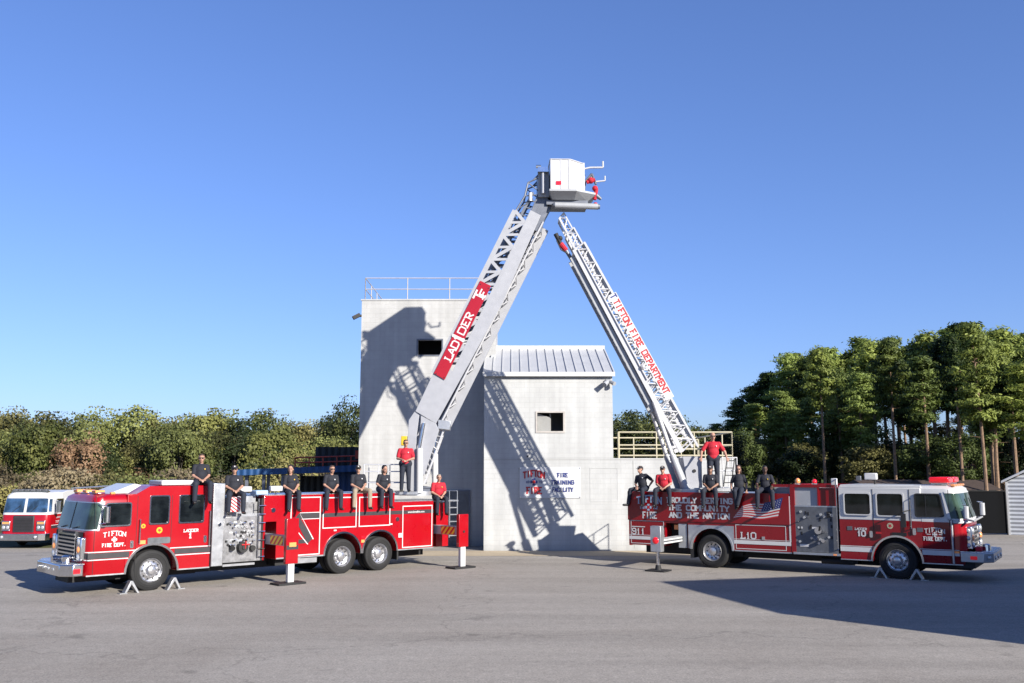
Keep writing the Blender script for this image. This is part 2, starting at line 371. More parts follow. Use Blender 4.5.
def slab(name, parent, s, o, u, v, h, width, m, t=.17, arc=0., centre=False, bold=1.18):
    """slab-serif letters from flat strokes. o origin, u reading direction, v up, h cap height, width total width"""
    o = Vector(o); u = Vector(u).normalized(); v = Vector(v).normalized(); nrm = u.cross(v).normalized()
    n = len(s); adv = width / n; gw = adv * .84; mb = MB(); k = 0
    for i, ch in enumerate(s):
        if ch == ' ': continue
        st, sf = GL[ch]; xr = ((i + .5) / n * 2 - 1); oz = -arc * xr * xr; tilt = -arc * 4 * xr / width * .5
        wk = .62 if ch in 'I1.' else 1.
        def P(gx, gz, d=0):
            X = (i * adv) + adv * .5 + (gx / 4 - .5) * gw * wk; Z = gz / 6 * h + oz + tilt * (gx / 4 - .5) * gw
            return o + u * X + v * Z + nrm * d
        segs = [((int(q[0]), int(q[1])), (int(q[2]), int(q[3]))) for q in st.split()]
        for a, b in segs:
            k += 1; d = (k % 9) * .0006
            A = P(*a, d); B = P(*b, d); dr = (B - A).normalized(); sd = nrm.cross(dr).normalized() * (t * h * .5 * bold)
            ex = dr * (t * h * .35)
            mb.quad(A - ex - sd, B + ex - sd, B + ex + sd, A - ex + sd)
        for q in sf.split():
            k += 1; d = (k % 9) * .0006
            A = P(int(q[0]), int(q[1]), d); hw = u * (gw * .24); hh = v * (t * h * .38)
            mb.quad(A - hw - hh, A + hw - hh, A + hw + hh, A - hw + hh)
    return mb.build(name, m, parent, smooth=0, recalc=False)

def plain_text(name, parent, s, o, u, v, h, m, offset=.0):
    cu = bpy.data.curves.new(name, 'FONT'); cu.body = s; cu.size = h * 1.35; cu.offset = offset; cu.resolution_u = 2
    ob = bpy.data.objects.new(name, cu); COL.objects.link(ob)
    dg = bpy.context.evaluated_depsgraph_get(); me = bpy.data.meshes.new_from_object(ob.evaluated_get(dg))
    bpy.data.objects.remove(ob)
    u = Vector(u).normalized(); v = Vector(v).normalized(); w = u.cross(v)
    M = Matrix((u, v, w)).transposed().to_4x4(); M.translation = Vector(o); me.transform(M)
    me.materials.clear(); me.materials.append(m); me.name = name
    return link(bpy.data.objects.new(name, me), parent)

def maltese(name, parent, c, u, v, r, m, m2=None):
    c = Vector(c); u = Vector(u); v = Vector(v); nrm = u.cross(v).normalized(); mb = MB()
    for k in range(4):
        a = k * PI / 2
        def Q(rr, da): return c + u * (rr * math.cos(a + da)) + v * (rr * math.sin(a + da)) + nrm * (k * .0005)
        mb.add([Q(0, 0), Q(r * .95, -.52), Q(r, -.2), Q(r, .2), Q(r * .95, .52)], [(0, 1, 2, 3, 4)])
    n = 16; mb.add([c + nrm * .004 + u * (r * .45 * math.cos(2 * PI * i / n)) + v * (r * .45 * math.sin(2 * PI * i / n)) for i in range(n)], [tuple(range(n))], 1 if m2 else 0)
    return mb.build(name, [m, m2] if m2 else m, parent, smooth=0, recalc=False)
# ---------------------------------------------------------------- vehicle helpers
def outline_(s, xf, r, ins, xb, W=2.5):
    pts = [(xb, ins)]
    for k in range(7):
        t = PI / 2 * k / 6; pts.append((xf - r + r * math.sin(t), ins + r - r * math.cos(t)))
    for k in range(1, 4):
        pts.append((xf + .02 * math.sin(PI * k / 4), ins + r + (W - 2 * ins - 2 * r) * k / 4))
    for k in range(7):
        t = PI / 2 * (1 - k / 6); pts.append((xf - r + r * math.sin(t), W - ins - r + r * math.cos(t)))
    pts.append((xb, W - ins))
    return [(s * x, y) for x, y in pts]
def ring_at(rings, z):
    for a, b in zip(rings[:-1], rings[1:]):
        if a[0] <= z <= b[0]:
            t = (z - a[0]) / (b[0] - a[0]); return tuple(a[i] + (b[i] - a[i]) * t for i in range(4))
    return rings[-1]
def cab_loft(name, root, s, rings, xb, mats, mids):
    mb = MB(); n = None
    for i, (z, xf, r, ins) in enumerate(rings):
        o = outline_(s, xf, r, ins, xb); n = len(o); mb.v += [(x, y, z) for x, y in o]
    for i in range(len(rings) - 1):
        for j in range(n):
            k = (j + 1) % n; mb.f.append((i * n + j, i * n + k, (i + 1) * n + k, (i + 1) * n + j)); mb.m.append(mids[i])
    mb.f.append(tuple(range(n))); mb.m.append(mids[0])
    L = len(rings) - 1; mb.f.append(tuple(L * n + j for j in range(n))); mb.m.append(mids[-1])
    return mb.build(name, mats, root, smooth=40)
def loft_patch(name, root, s, rings, xb, i0, i1, z0, z1, off, m, nz=4, thick=True):
    """a skin following the cab's curved front between two heights (i = outline index, may be fractional)"""
    mb = MB(); cols = []
    ids = [i0] + [k for k in range(int(math.floor(i0)) + 1, int(math.ceil(i1)))] + [i1]
    for a in range(nz + 1):
        z = z0 + (z1 - z0) * a / nz; _, xf, r, ins = ring_at(rings, z)
        o = outline_(s, xf + off, r + off, ins - off, xb)
        for q in ids:
            f = int(math.floor(q)); t = q - f; p = Vector(o[f]); e = Vector(o[min(f + 1, len(o) - 1)]); w = p.lerp(e, t); mb.v.append((w.x, w.y, z))
    m_ = len(ids)
    for a in range(nz):
        for b in range(m_ - 1): mb.f.append((a * m_ + b, a * m_ + b + 1, (a + 1) * m_ + b + 1, (a + 1) * m_ + b)); mb.m.append(0)
    return mb.build(name, m, root, smooth=60, recalc=False)

def window(root, poly, y=0., r=.07, trim='chrome', fw=.035, glass='glass', inside=True, name='window'):
    p = round_poly(poly, r)
    w = MB().prism(inset(p, fw * .6), y - .012, y + .004).build(name, MT[glass], root, smooth=0)
    mb = MB(); ring(mb, p, inset(p, fw), y - .03, y - .001)
    mb.build('frame', MT[trim], w)
    return w
def lines(name, root, rects, m, y=-.006, w=.03):
    """thin outline stripes round doors and lockers"""
    mb = MB()
    for (x0, x1, z0, z1) in rects:
        mb.box(x0, x1, y, y + .003, z0, z0 + w); mb.box(x0, x1, y, y + .003, z1 - w, z1)
        mb.box(x0, x0 + w, y, y + .003, z0 + w, z1 - w); mb.box(x1 - w, x1, y, y + .003, z0 + w, z1 - w)
    return mb.build(name, m, root, smooth=0)
def wheel(root, x, yo, R=.54, w=.3, dish=False, side=1, z=None):
    """side=1: outer face towards -y. tyre with a chrome disc rim, hand holes and nuts"""
    z = R if z is None else z; c = (x, yo, z); k = side
    prof = [(.29, .04), (.325, .012), (R * .7, 0), (R * .9, .012), (R * .97, .035), (R, .07), (R, w * .5 - .01), (R - .012, w * .5), (R, w * .5 + .01), (R, w - .07), (R * .9, w - .01), (.29, w)]
    mb = MB().lathe([(r, o * k) for r, o in prof], c, 40)
    for a in (.82, .74): mb.lathe([(R * a + .008, -.003 * k), (R * a, -.006 * k), (R * a - .008, .001 * k)], c, 40)
    ty = mb.build('wheel', MT['tyre'], root, smooth=30)
    if dish: rp = [(.322, .015), (.312, -.004), (.29, .03), (.272, .13), (.2, .16), (.15, .16), (.135, .1), (.12, .04), (.05, .02), (0.001, .02)]; ho = .135
    else: rp = [(.325, .015), (.315, -.006), (.295, .045), (.26, .06), (.21, .02), (.15, .01), (.13, -.03), (.1, -.07), (.05, -.085), (0.001, -.085)]; ho = .032
    mb = MB().lathe([(r, o * k) for r, o in rp], c, 36, 0)
    for q in range(10):
        t = 2 * PI * q / 10; px, pz = .228 * math.cos(t), .228 * math.sin(t)
        mb.lathe([(.026, (ho - .012) * k), (.001, (ho - .012) * k)], (x + px, yo, z + pz), 8, 1)
        t += .3; mb.lathe([(.018, (ho - .01) * k), (.016, (ho - .055) * k), (.001, (ho - .055) * k)], (x + .17 * math.cos(t), yo, z + .17 * math.sin(t)), 6, 0)
    mb.build('rim', [MT['rimalu'], MT['dark']], ty, smooth=30, recalc=False)
    return ty
def arch_pts(xc, zc, rx, rz, n=14, rev=False):
    p = [(xc + rx * math.cos(PI * i / n), zc + rz * math.sin(PI * i / n)) for i in range(n + 1)]
    return p[::-1] if rev else p
def fender(root, xc, zc, rx, rz, w=.055, y=-.035, m='chrome', d=.06):
    a = arch_pts(xc, zc, rx + w, rz + w, 18); b = arch_pts(xc, zc, rx, rz, 18); mb = MB(); n = len(a)
    vs = [(x, y, z) for x, z in a] + [(x, y, z) for x, z in b] + [(x, y + d, z) for x, z in a] + [(x, y + d, z) for x, z in b]; fs = []
    for i in range(n - 1): fs += [(i, i + 1, n + i + 1, n + i), (2 * n + i, 3 * n + i, 3 * n + i + 1, 2 * n + i + 1), (i, 2 * n + i, 2 * n + i + 1, i + 1), (n + i, n + i + 1, 3 * n + i + 1, 3 * n + i)]
    mb.add(vs, fs); return mb.build('fender_trim', MT[m], root, smooth=40)
def seg_y(mb, x0, x1, y, z0, z1, mi=0): return mb.box(x0, x1, y, y + .003, z0, z1, mi)
def slant(mb, pts, y, mi=0): return mb.prism(pts, y, y + .003, mi)
def round_badge(root, x, z, r, m1, m2, y=-.005, name='badge'):
    mb = MB(); n = 18
    mb.add([(x + r * math.cos(2 * PI * i / n), y, z + r * math.sin(2 * PI * i / n)) for i in range(n)], [tuple(range(n))], 0)
    k = 10; mb.add([(x + r * (.72 if i % 2 else .34) * math.sin(2 * PI * i / k), y - .003, z + r * (.72 if i % 2 else .34) * math.cos(2 * PI * i / k)) for i in range(k)], [tuple(range(k))], 1)
    return mb.build(name, [m1, m2], root, smooth=0, recalc=False)
def handle(root, x, z, y=0.):
    mb = MB(); mb.prism(round_poly(rect(x - .045, x + .045, z - .1, z + .1), .04), y - .012, y + .002)
    mb.bar((x - .01, y - .035, z + .05), (x + .02, y - .035, z - .06), .03, .02)
    return mb.build('door_handle', MT['chrome'], root)
def rail(root, x, z0, z1, y=-.07, r=.016, m='chrome', name='grab_rail', x1=None):
    x1 = x if x1 is None else x1
    return MB().path([(x, 0, z0), (x, y, z0 + .02), (x1, y, z1 - .02), (x1, 0, z1)], r, 8).build(name, MT[m], root)
def mirror_head(root, x, y, z0, z1, m='chrome', s=1):
    o = MB().prismz(round_poly([(x - .06, y - .11), (x + .06, y - .11), (x + .06, y + .11), (x - .06, y + .11)], .04), z0, z1).build('mirror', MT[m], root, bevel=.012)
    MB().path([(x, y + .05, z1 + .02), (x - s * .12, .02, z1 + .04)], .014).path([(x, y + .05, z0 - .02), (x - s * .12, .02, z0 - .04)], .014).path([(x, y + .05, z0 - .02), (x, y + .05, z1 + .02)], .012).build('mirror_arm', MT['chrome'], o)
    return o
def cones(root, x, y, n=5):
    pass

# ---------------------------------------------------------------- ladder truck in the left half
LO = (-9.79, 26.379, 0.); LA = R_(43.07)
def frame_(c, h, root):
    """object matrix that puts boom-plane coordinates (along, across, up) into the truck's own frame"""
    a = math.atan2(h[1], h[0]); W = Matrix.Translation((c[0], c[1], 0)) @ Matrix.Rotation(a, 4, 'Z')
    T = Matrix.Translation(root.location) @ Matrix.Rotation(root.rotation_euler.z, 4, 'Z')
    return T.inverted() @ W
def lerp2(a, b, t): return (a[0] + (b[0] - a[0]) * t, a[1] + (b[1] - a[1]) * t)

def ladder_truck_left():
    R = empty('ladder_truck', LO, LA, 'long red tandem-axle ladder truck with a white basket on its raised grey boom', 'fire truck')
    s = -1
    rings = [(.5, 1.73, .24, .03), (.56, 1.75, .24, 0), (1.6, 1.75, .24, 0), (1.68, 1.74, .24, .0), (2.42, 1.58, .22, .05), (2.52, 1.55, .24, .08), (2.6, 1.46, .35, .2)]
    cab = cab_loft('cab', R, s, rings, .74, [MT['red']], [0] * 6)
    arc = arch_pts(0, .5, .7, .72, 16, rev=True)
    poly = [(-.74, .5), (-.702, .5)] + arc[1:-1] + [(.702, .5), (1.66, .5), (1.66, 2.72), (1.6, 2.81), (-.13, 2.81), (-.5, 2.6), (-.74, 2.6)]
    MB().prism(poly, 0, 2.5).build('crew_cab', MT['red'], R, bevel=.02)
    MB().box(-.74, .74, .32, 2.2, .52, 1.2).box(-1.9, 1.6, .75, 1.75, .3, .56).build('wheel_well', MT['dark'], R)
    # windshield round the front
    ws = loft_patch('windshield', R, s, rings, .74, 1., 17., 1.7, 2.38, .012, MT['wsglass'])
    for i0, i1, z0, z1 in ((.92, 1.04, 1.66, 2.42), (4.4, 4.5, 1.68, 2.4), (8.95, 9.05, 1.68, 2.4), (16.96, 17.08, 1.66, 2.42), (.92, 17.08, 1.67, 1.7), (.92, 17.08, 2.38, 2.405)):
        loft_patch('frame', ws, s, rings, .74, i0, i1, z0, z1, .018, MT['alu'] if i1 - i0 > 1 or i0 < 1 or i0 > 16 else MT['black'])
    MB().bar((-1.78, 1.0, 1.7), (-1.76, .6, 1.76), .02, .02).bar((-1.78, 1.9, 1.7), (-1.76, 1.5, 1.76), .02, .02).build('wiper', MT['black'], ws)
    # front: grille, lamps, bumper
    g = loft_patch('grille', R, s, rings, .74, 6.6, 11.4, .88, 1.62, .03, MT['dark'])
    mb = MB()
    for k in range(7): mb.box(-1.86, -1.73, .62, 1.88, .93 + k * .1, .975 + k * .1)
    mb.box(-1.84, -1.75, .56, .62, .88, 1.64).box(-1.84, -1.75, 1.88, 1.94, .88, 1.64); mb.build('grille_bars', MT['chrome'], g)
    for y0 in (.14, 2.04):
        h = MB().box(-1.85, -1.66, y0, y0 + .32, .9, 1.5).build('headlight', MT['chrome'], R, bevel=.03)
        mb = MB()
        for k, zz in enumerate((.98, 1.18, 1.38)): mb.ball((-1.85, y0 + .16, zz), .085, 12, 1 if k == 1 else 0, (.45, 1, 1))
        mb.build('lens', [MT['lampglass'], MT['amber']], h)
    bp = [(-1.8, -.03), (-2.06, -.03), (-2.31, .25), (-2.31, 2.0), (-2.05, 2.53), (-1.8, 2.53)]
    bm = MB().prismz(bp, .53, .82).build('bumper', MT['chrome'], R, bevel=.02)
    MB().prismz([(x * .985, .02 + y * .985) for x, y in bp], .822, .835).build('bumper_deck', MT['tread'], bm)
    MB().box(-2.05, -1.88, -.045, -.03, .6, .72).build('marker_light', MT['redlens'], bm)
    mb = MB()
    for y in (.7, 1.1, 1.5, 1.9): mb.ball((-2.315, y, .68), .045, 10, 0, (.3, 1, 1))
    mb.build('bumper_lamp', MT['lampglass'], bm)
    MB().tube((-2.05, .5, .84), (-2.05, .5, 1.), .11, .13, 14).ball((-2.05, .5, 1.0), .13, 12, 0, (1, 1, .4)).build('siren', MT['chrome'], R)
    MB().tube((-2.26, 1.0, .92), (-1.9, 1.0, .92), .1, .04, 14).build('air_horn', MT['chrome'], R)
    # doors, windows
    seam = MB()
    for x in (-1.56, -.46, .5): seam.box(x - .006, x + .006, -.004, -.001, .55 if x < 0 else 1.25, 2.55)
    seam.build('door_seam', MT['dark'], R, smooth=0)
    window(R, [(-1.46, 1.76), (-.62, 1.76), (-.62, 2.39), (-1.3, 2.39)])
    window(R, rect(-.14, .43, 1.77, 2.56)); window(R, rect(.69, 1.44, 1.77, 2.56))
    handle(R, -.57, 1.27); handle(R, 1.5, 1.31)
    rail(R, -.385, 1.27, 1.93); rail(R, 1.6, 1.1, 2.1)
    mirror_head(R, -1.36, -.26, 1.88, 2.3, s=1)
    fender(R, 0, .5, .7, .72)
    mb = MB(); mb.box(-1.72, -.72, -.012, .0, .5, .535).box(.72, 1.66, -.012, 0, .5, .535).build('step_trim', MT['alu'], R)
    # stripes
    for z0, z1, m in ((.94, 1.085, 'dgrey'), (1.1, 1.125, 'letterw'), (.9, .925, 'letterw')):
        loft_patch('reflective_stripe', R, s, rings, .74, 1., 5.6, z0, z1, .006, MT[m], 1)
        dx = .72 if z1 > 1.0 else .66
        dx = .7 * math.sqrt(max(0, 1 - ((z0 - .5) / .77) ** 2)) + .05
        mb = MB(); seg_y(mb, -1.7, -dx, -.006, z0, z1); seg_y(mb, dx, 1.66, -.006, z0, z1); mb.build('reflective_stripe', MT[m], R, smooth=0)
    U, V = (1, 0, 0), (0, 0, 1)
    slab('lettering', R, 'TIFTON', (-1.34, -.008, 1.53), U, V, .11, .6, MT['letterw'], arc=.05)
    maltese('emblem', R, (-1.04, -.008, 1.42), U, V, .075, MT['letterw'])
    slab('lettering', R, 'FIRE DEPT.', (-1.36, -.008, 1.24), U, V, .08, .64, MT['letterw'], t=.22)
    slab('lettering', R, 'LADDER', (.85, -.008, 1.53), U, V, .07, .44, MT['letterw'], t=.22)
    slab('lettering', R, '1', (.98, -.008, 1.36), U, V, .14, .16, MT['letterw'], t=.24)
    round_badge(R, .17, 1.61, .085, MT['yellow'], MT['letterr']); round_badge(R, -.28, 1.74, .06, MT['yellow'], MT['letterr'])
    MB().box(-.36, -.2, -.008, -.002, 1.26, 1.36).build('marker_light', MT['amber'], R)
    mb = MB().prism(round_poly(rect(-.15, .48, 1.25, 1.42), .05), -.02, .002)
    mb.build('vent', MT['panelgrey'], R)
    # roof kit
    MB().box(.22, 1.15, .1, 1.0, 2.82, 2.96).build('roof_unit', MT['white'], R, bevel=.03)
    MB().prism([(-1.05, 2.605), (-.52, 2.605), (-.15, 2.83), (-.35, 2.87)], .55, 1.9).build('roof_fairing', MT['white'], R, bevel=.02)
    lb = MB().box(-1.42, -1.2, .35, 2.15, 2.6, 2.66).build('light_bar', MT['chrome'], R, bevel=.03)
    MB().box(-1.45, -1.2, .4, .7, 2.63, 2.71).box(-1.45, -1.2, 1.1, 1.4, 2.63, 2.71).box(-1.45, -1.2, 1.8, 2.1, 2.63, 2.71).build('lens', MT['amber'], lb, bevel=.02)
    mb = MB(); mb.box(-1.1, -.97, .24, .36, 2.6, 2.66).build('marker_light', MT['amber'], R, bevel=.02)
    # pump section behind the cab
    MB().box(1.69, 2.04, -.04, 2.54, .53, 2.86).build('exhaust_column', MT['alu'], R, bevel=.015)
    MB().tube((1.9, -.045, 1.7), (1.9, -.075, 1.7), .05, .05, 12).build('latch', MT['chrome'], R)
    MB().box(1.6, 1.72, .1, 2.4, .5, 2.6).box(3.24, 3.32, .02, 2.48, .6, 2.4).build('gap_panel', MT['dark'], R)
    pp = MB().box(2.05, 3.24, 0, 2.5, .6, 1.9).build('pump_panel', MT['steel'], R, bevel=.01)
    MB().box(2.05, 3.24, .28, 2.4, 1.9, 2.3).box(2.05, 2.12, 0, .3, 1.9, 2.45).build('pump_deck', MT['steel'], R)
    MB().box(2.6, 3.2, .32, 1.6, 2.3, 2.47).box(2.6, 3.2, .02, .3, 1.9, 1.98).build('hose_tray', MT['alu'], R)
    rnd = random.Random(3); mb = MB()
    for i in range(70):
        x = rnd.uniform(2.12, 3.0); z = rnd.choice([1.72, 1.6, 1.46, 1.34, 1.22, 1.1]) + rnd.uniform(-.03, .03); q = rnd.random()
        if q < .35: mb.tube((x, -.005, z), (x, -.03, z), .045, .045, 12, 0)
        elif q < .7: mb.tube((x, -.005, z), (x, -.09, z), .012, .012, 6, 1).ball((x, -.1, z), .03, 8, 1)
        elif q < .88: mb.box(x - .05, x + .05, -.008, -.002, z - .02, z + .02, 2)
        else: mb.tube((x, -.005, z), (x, -.05, z), .03, .03, 10, 3)
    mb.build('gauges', [MT['lampglass'], MT['chrome'], MT['white'], MT['dark']], pp)
    mb = MB(); mb.tube((2.62, -.0, 1.02), (2.62, -.16, 1.02), .16, .15, 18).tube((2.62, -.16, 1.02), (2.62, -.19, 1.02), .06, .06, 8).tube((2.95, 0, .98), (2.95, -.12, .98), .08, .08, 14)
    mb.tube((2.3, 0, 1.05), (2.3, -.14, 1.0), .07, .07, 12); mb.build('hose_inlet', [MT['black']], pp)
    MB().tube((2.55, -.17, 1.1), (2.78, -.2, 1.1), .02, .02, 8).tube((2.66, -.17, .98), (2.66, -.21, 1.2), .02, .02, 8).build('valve_handle', MT['letterr'], pp)
    mb = MB()
    for z in (.72, .95, 1.2, 1.45, 1.7, 1.95, 2.2): mb.tube((3.12, -.06, z), (3.34, -.06, z), .014, .014, 6)
    mb.tube((3.12, -.06, .7), (3.12, -.06, 2.4), .016, .016, 6); mb.build('access_rail', MT['chrome'], R)
    MB().box(2.16, 2.56, -.02, .24, 2.03, 2.46).build('hose_bed_cover', MT['chevronw'], R, bevel=.04)
    MB().box(2.05, 3.05, -.03, .1, .5, .56).build('running_board', MT['alu'], R)
    for x, y in ((2.75, .15), (3.85, .3)):
        f = MB().tube((x, y, 2.45), (x, y, 2.6), .02, .02, 8).build('floodlight_post', MT['chrome'], R)
        MB().box(x - .2, x + .2, y - .08, y + .08, 2.6, 2.76).build('floodlight', MT['white'], f, bevel=.03)
    MB().box(3.1, 3.5, .1, .5, 2.5, 2.64).build('deck_box', MT['lightblue'], R, bevel=.03)
    # long body
    a1 = arch_pts(6.09, .6, .66, .66, 14, rev=True); a2 = arch_pts(7.51, .6, .66, .66, 14, rev=True)
    poly = [(3.31, .6), (3.38, .6), (3.38, 1.71), (3.74, 1.71), (3.74, .6)] + a1 + a2 + [(9.72, .6), (9.72, 2.18), (8.08, 2.18), (8.08, 2.49), (3.31, 2.49)]
    MB().prism(poly, 0, 2.5).build('body', MT['red'], R, bevel=.012)
    MB().box(5.3, 8.3, .66, 1.84, .4, 1.25).box(1.6, 9.9, .8, 1.7, .32, .7).box(3.9, 5.3, .3, 2.2, .38, .6).build('chassis', MT['dark'], R)
    MB().box(4.4, 5.2, .05, .3, .42, .58).build('battery_box', MT['alu'], R, bevel=.01)
    for x in (6.09, 7.51): fender(R, x, .6, .66, .66)
    mb = MB(); mb.box(3.76, 5.4, -.014, 0, .6, .64).box(8.22, 9.72, -.014, 0, .6, .64).box(3.31, 8.08, -.012, .03, 2.49, 2.505).build('body_trim', MT['alu'], R)
    mb = MB(); mb.box(3.3, 8.08, .35, 2.15, 2.46, 2.5); mb.box(8.1, 9.7, .05, 2.45, 2.185, 2.2); mb.build('top_deck', MT['tread'], R)
    MB().box(8.24, 8.3, .05, .55, .3, .7).build('mudflap', MT['black'], R)
    mb = MB(); seg_y(mb, 5.26, 9.72, -.006, 1.78, 1.9); seg_y(mb, 4.5, 5.26, -.006, 1.76, 1.93)
    slant(mb, [(4.36, 1.78), (4.5, 1.93), (4.56, 1.76), (5.0, 1.16), (4.82, 1.0)], -.009); seg_y(mb, 4.45, 4.84, -.0072, 1.02, 1.14)
    mb.build('reflective_stripe', MT['dgrey'], R, smooth=0)
    mb = MB(); slant(mb, [(4.5, 1.95), (4.53, 1.91), (5.03, 1.14), (5.0, 1.12)], -.012); slant(mb, [(4.38, 1.45), (4.4, 1.47), (4.84, .99), (4.81, .98)], -.012)
    seg_y(mb, 4.53, 5.24, -.008, 1.93, 1.95); seg_y(mb, 4.6, 5.24, -.008, 1.74, 1.76)
    mb.build('reflective_stripe', MT['letterw'], R, smooth=0)
    lines('door_outline', R, [(4.2, 5.25, .66, 2.42), (5.33, 6.58, 1.43, 2.39), (6.67, 7.9, 1.43, 2.38), (8.4, 9.66, .67, 2.05)], MT['letterw'], y=-.016, w=.032)
    mb = MB()
    for x in (4.06, 5.29, 6.625, 7.97, 8.34): mb.box(x - .006, x + .006, -.005, -.001, 1.35, 2.45 if x < 8 else 2.1)
    mb.build('door_seam', MT['dark'], R, smooth=0)
    plain_text('lettering', R, 'www.kmefire.com', (8.62, -.014, 1.81), U, V, .07, MT['letterw'], .002)
    for x, z in ((3.62, 2.05), (8.2, 1.62)): MB().tube((x, 0, z), (x, -.02, z), .07, .07, 16).build('latch', MT['chrome'], R)
    mb = MB(); mb.box(6.78, 6.9, -.02, 0, 1.06, 1.14, 0).box(6.78, 6.9, -.02, 0, .93, 1.02, 1).box(8.25, 8.4, -.012, 0, 1.02, 1.16, 2).box(7.9, 8.0, -.01, 0, 1.45, 1.49, 2).box(5.75, 5.85, -.01, 0, 1.34, 1.38, 2)
    mb.build('marker_light', [MT['redlens'], MT['amber'], MT['letterw']], R)
    mb = MB(); mb.prism(round_poly(rect(6.0, 6.2, 1.33, 1.39), .03), -.03, 0); mb.build('marker_light', MT['redlens'], R)
    # outriggers
    def jack(x0, x1, y, zt, zb, name='outrigger'):
        j = MB().box(x0 + .06, x1 - .06, y + .12, 1.25, 1.07, 1.36).build(name, MT['grey'], R, bevel=.01)
        MB().box(x0 + .052, x1 - .052, y + .3, -.3, 1.09, 1.34).build('chevron_panel', MT['chevron'], j)
        p = MB().box(x0, x1, y, y + .13, zb, zt).build('jack_housing', MT['red'], j, bevel=.012)
        MB().box(x0 + .1, x1 - .1, y + .02, y + .15, .06, zb + .03).build('jack_leg', MT['white'], j, bevel=.01)
        MB().prismz(round_poly([(x0 - .3, y - .18), (x1 + .2, y - .18), (x1 + .2, y + .36), (x0 - .3, y + .36)], .05), .012, .06).build('jack_pad', MT['dark'], j)
        return j
    j = jack(3.33, 3.73, -1.32, 1.86, .58)
    mb = MB(); seg_y(mb, 3.34, 3.72, -1.327, .98, 1.1); mb.build('reflective_stripe', MT['dgrey'], j, smooth=0)
    MB().box(3.42, 3.64, -1.35, -1.322, 1.06, 1.18).build('marker_light', MT['amber'], j)
    jack(9.77, 10.18, -1.31, 1.77, .7)
    MB().tube((9.98, -1.312, 1.2), (9.98, -1.33, 1.2), .04, .04, 12).build('latch', MT['dark'], R)
    # tail: red step box and access ladder
    MB().box(9.73, 10.42, .5, 2.3, .6, 2.16).build('tail_body', MT['dark'], R)
    MB().box(9.93, 10.46, .1, .5, .62, 2.1).build('tail_locker', MT['red'], R, bevel=.01)
    mb = MB()
    for k in range(6): mb.box(10.5, 10.86, .1, .5, .95 + k * .24, .98 + k * .24)
    for x in (10.5, 10.86): mb.tube((x, .1, .9), (x, .1, 2.2), .02, .02, 6).tube((x, .5, .9), (x, .5, 2.2), .02, .02, 6)
    mb.path([(10.5, .1, 2.2), (10.5, .1, 2.5), (10.5, .5, 2.5), (10.5, .5, 2.2)], .015).path([(10.86, .1, 2.2), (10.86, .1, 2.5), (10.86, .9, 2.5), (10.86, .9, 2.2)], .015)
    mb.build('access_ladder', MT['alu'], R)
    MB().box(9.72, 10.9, .1, 2.4, 2.14, 2.19).build('tail_platform', MT['tread'], R)
    for x in (0,): wheel(R, x, .02, .545, .3); wheel(R, x, 2.48, .545, .3, side=-1)
    for x in (6.09, 7.51):
        wheel(R, x, .0, .54, .27, dish=True); wheel(R, x, 2.5, .54, .27, dish=True, side=-1)
        MB().lathe([(.3, .3), (.54, .34), (.54, .52), (.3, .56)], (x, 0, .54), 28).lathe([(.3, 1.94), (.54, 1.98), (.54, 2.16), (.3, 2.2)], (x, 0, .54), 28).build('inner_wheel', MT['tyre'], R)
    MB().tube((6.09, .3, .54), (6.09, 2.2, .54), .09).tube((7.51, .3, .54), (7.51, 2.2, .54), .09).tube((0, .3, .54), (0, 2.2, .54), .07).build('axle', MT['dark'], R)
    # ---- boom, in the plane it stands in
    M = frame_((-3.85, 33.64), (6.2, .2), R)
    def put(o): o.matrix_local = M; return o
    put(MB().lathe([(.001, 2.36), (.72, 2.36), (.72, 2.5), (.001, 2.5)], (.45, .1, 0), 28, axis='z').box(-1.3, .6, -.75, .75, 2.4, 2.5).build('turntable', MT['alu'], R))
    mb = MB()
    zt = 3.42
    for a, b in (((-1.25, -.72), (.25, -.72)), ((-1.25, -.72), (-1.25, .72)), ((-1.25, .72), (.1, .72))):
        for z in (zt, 3.18, 2.8): mb.tube((*a, z), (*b, z), .018, .018, 6)
    for x, y in ((-1.25, -.72), (-.75, -.72), (.25, -.72), (-1.25, .72), (-.5, .72)): mb.tube((x, y, 2.48), (x, y, zt), .018, .018, 6)
    put(mb.build('handrail', MT['boomw'], R))
    ped = MB()
    for y0, y1 in ((-.52, -.44), (.44, .52)): ped.prism([(.24, 4.95), (.43, 5.24), (.6, 5.12), (.5, 4.2), (.6, 2.5), (.12, 2.5)], y0, y1)
    ped.box(.2, .5, -.44, .44, 2.5, 2.75); put(ped.build('pedestal', MT['boom'], R, bevel=.008))
    for (a, b, c, y) in (((.65, 2.45), (.63, 3.98), (.78, 4.85), -.58), ((1.14, 2.5), (1.13, 3.8), (1.25, 4.75), .3)):
        cy = put(MB().tube((a[0], y, a[1]), (b[0], y, b[1]), .115, .105, 16).build('lift_cylinder', MT['white'], R))
        MB().tube((b[0], y, b[1]), (c[0], y, c[1]), .055, .055, 12).build('piston_rod', MT['chrome'], cy)
    put(MB().box(-.02, .2, -.5, -.3, 4.07, 4.4).build('spotlight', MT['yellow'], R, bevel=.02))
    put(MB().box(.55, 1.0, -.35, .5, 2.48, 2.62).tube((.3, -.3, 2.65), (1.0, -.35, 2.62), .04).tube((.4, .1, 2.7), (1.05, -.3, 2.62), .03).build('hydraulics', MT['boomd'], R))
    LL = ((1.08, 6.6), (3.94, 12.48)); PL = ((1.72, 6.6), (4.5, 12.5))
    plate = [(.47, 5.26), (1.19, 4.83), (3.5, 9.11), (4.87, 12.3), (4.5, 12.5), (1.72, 6.6), (1.08, 6.6)]
    bo = MB()
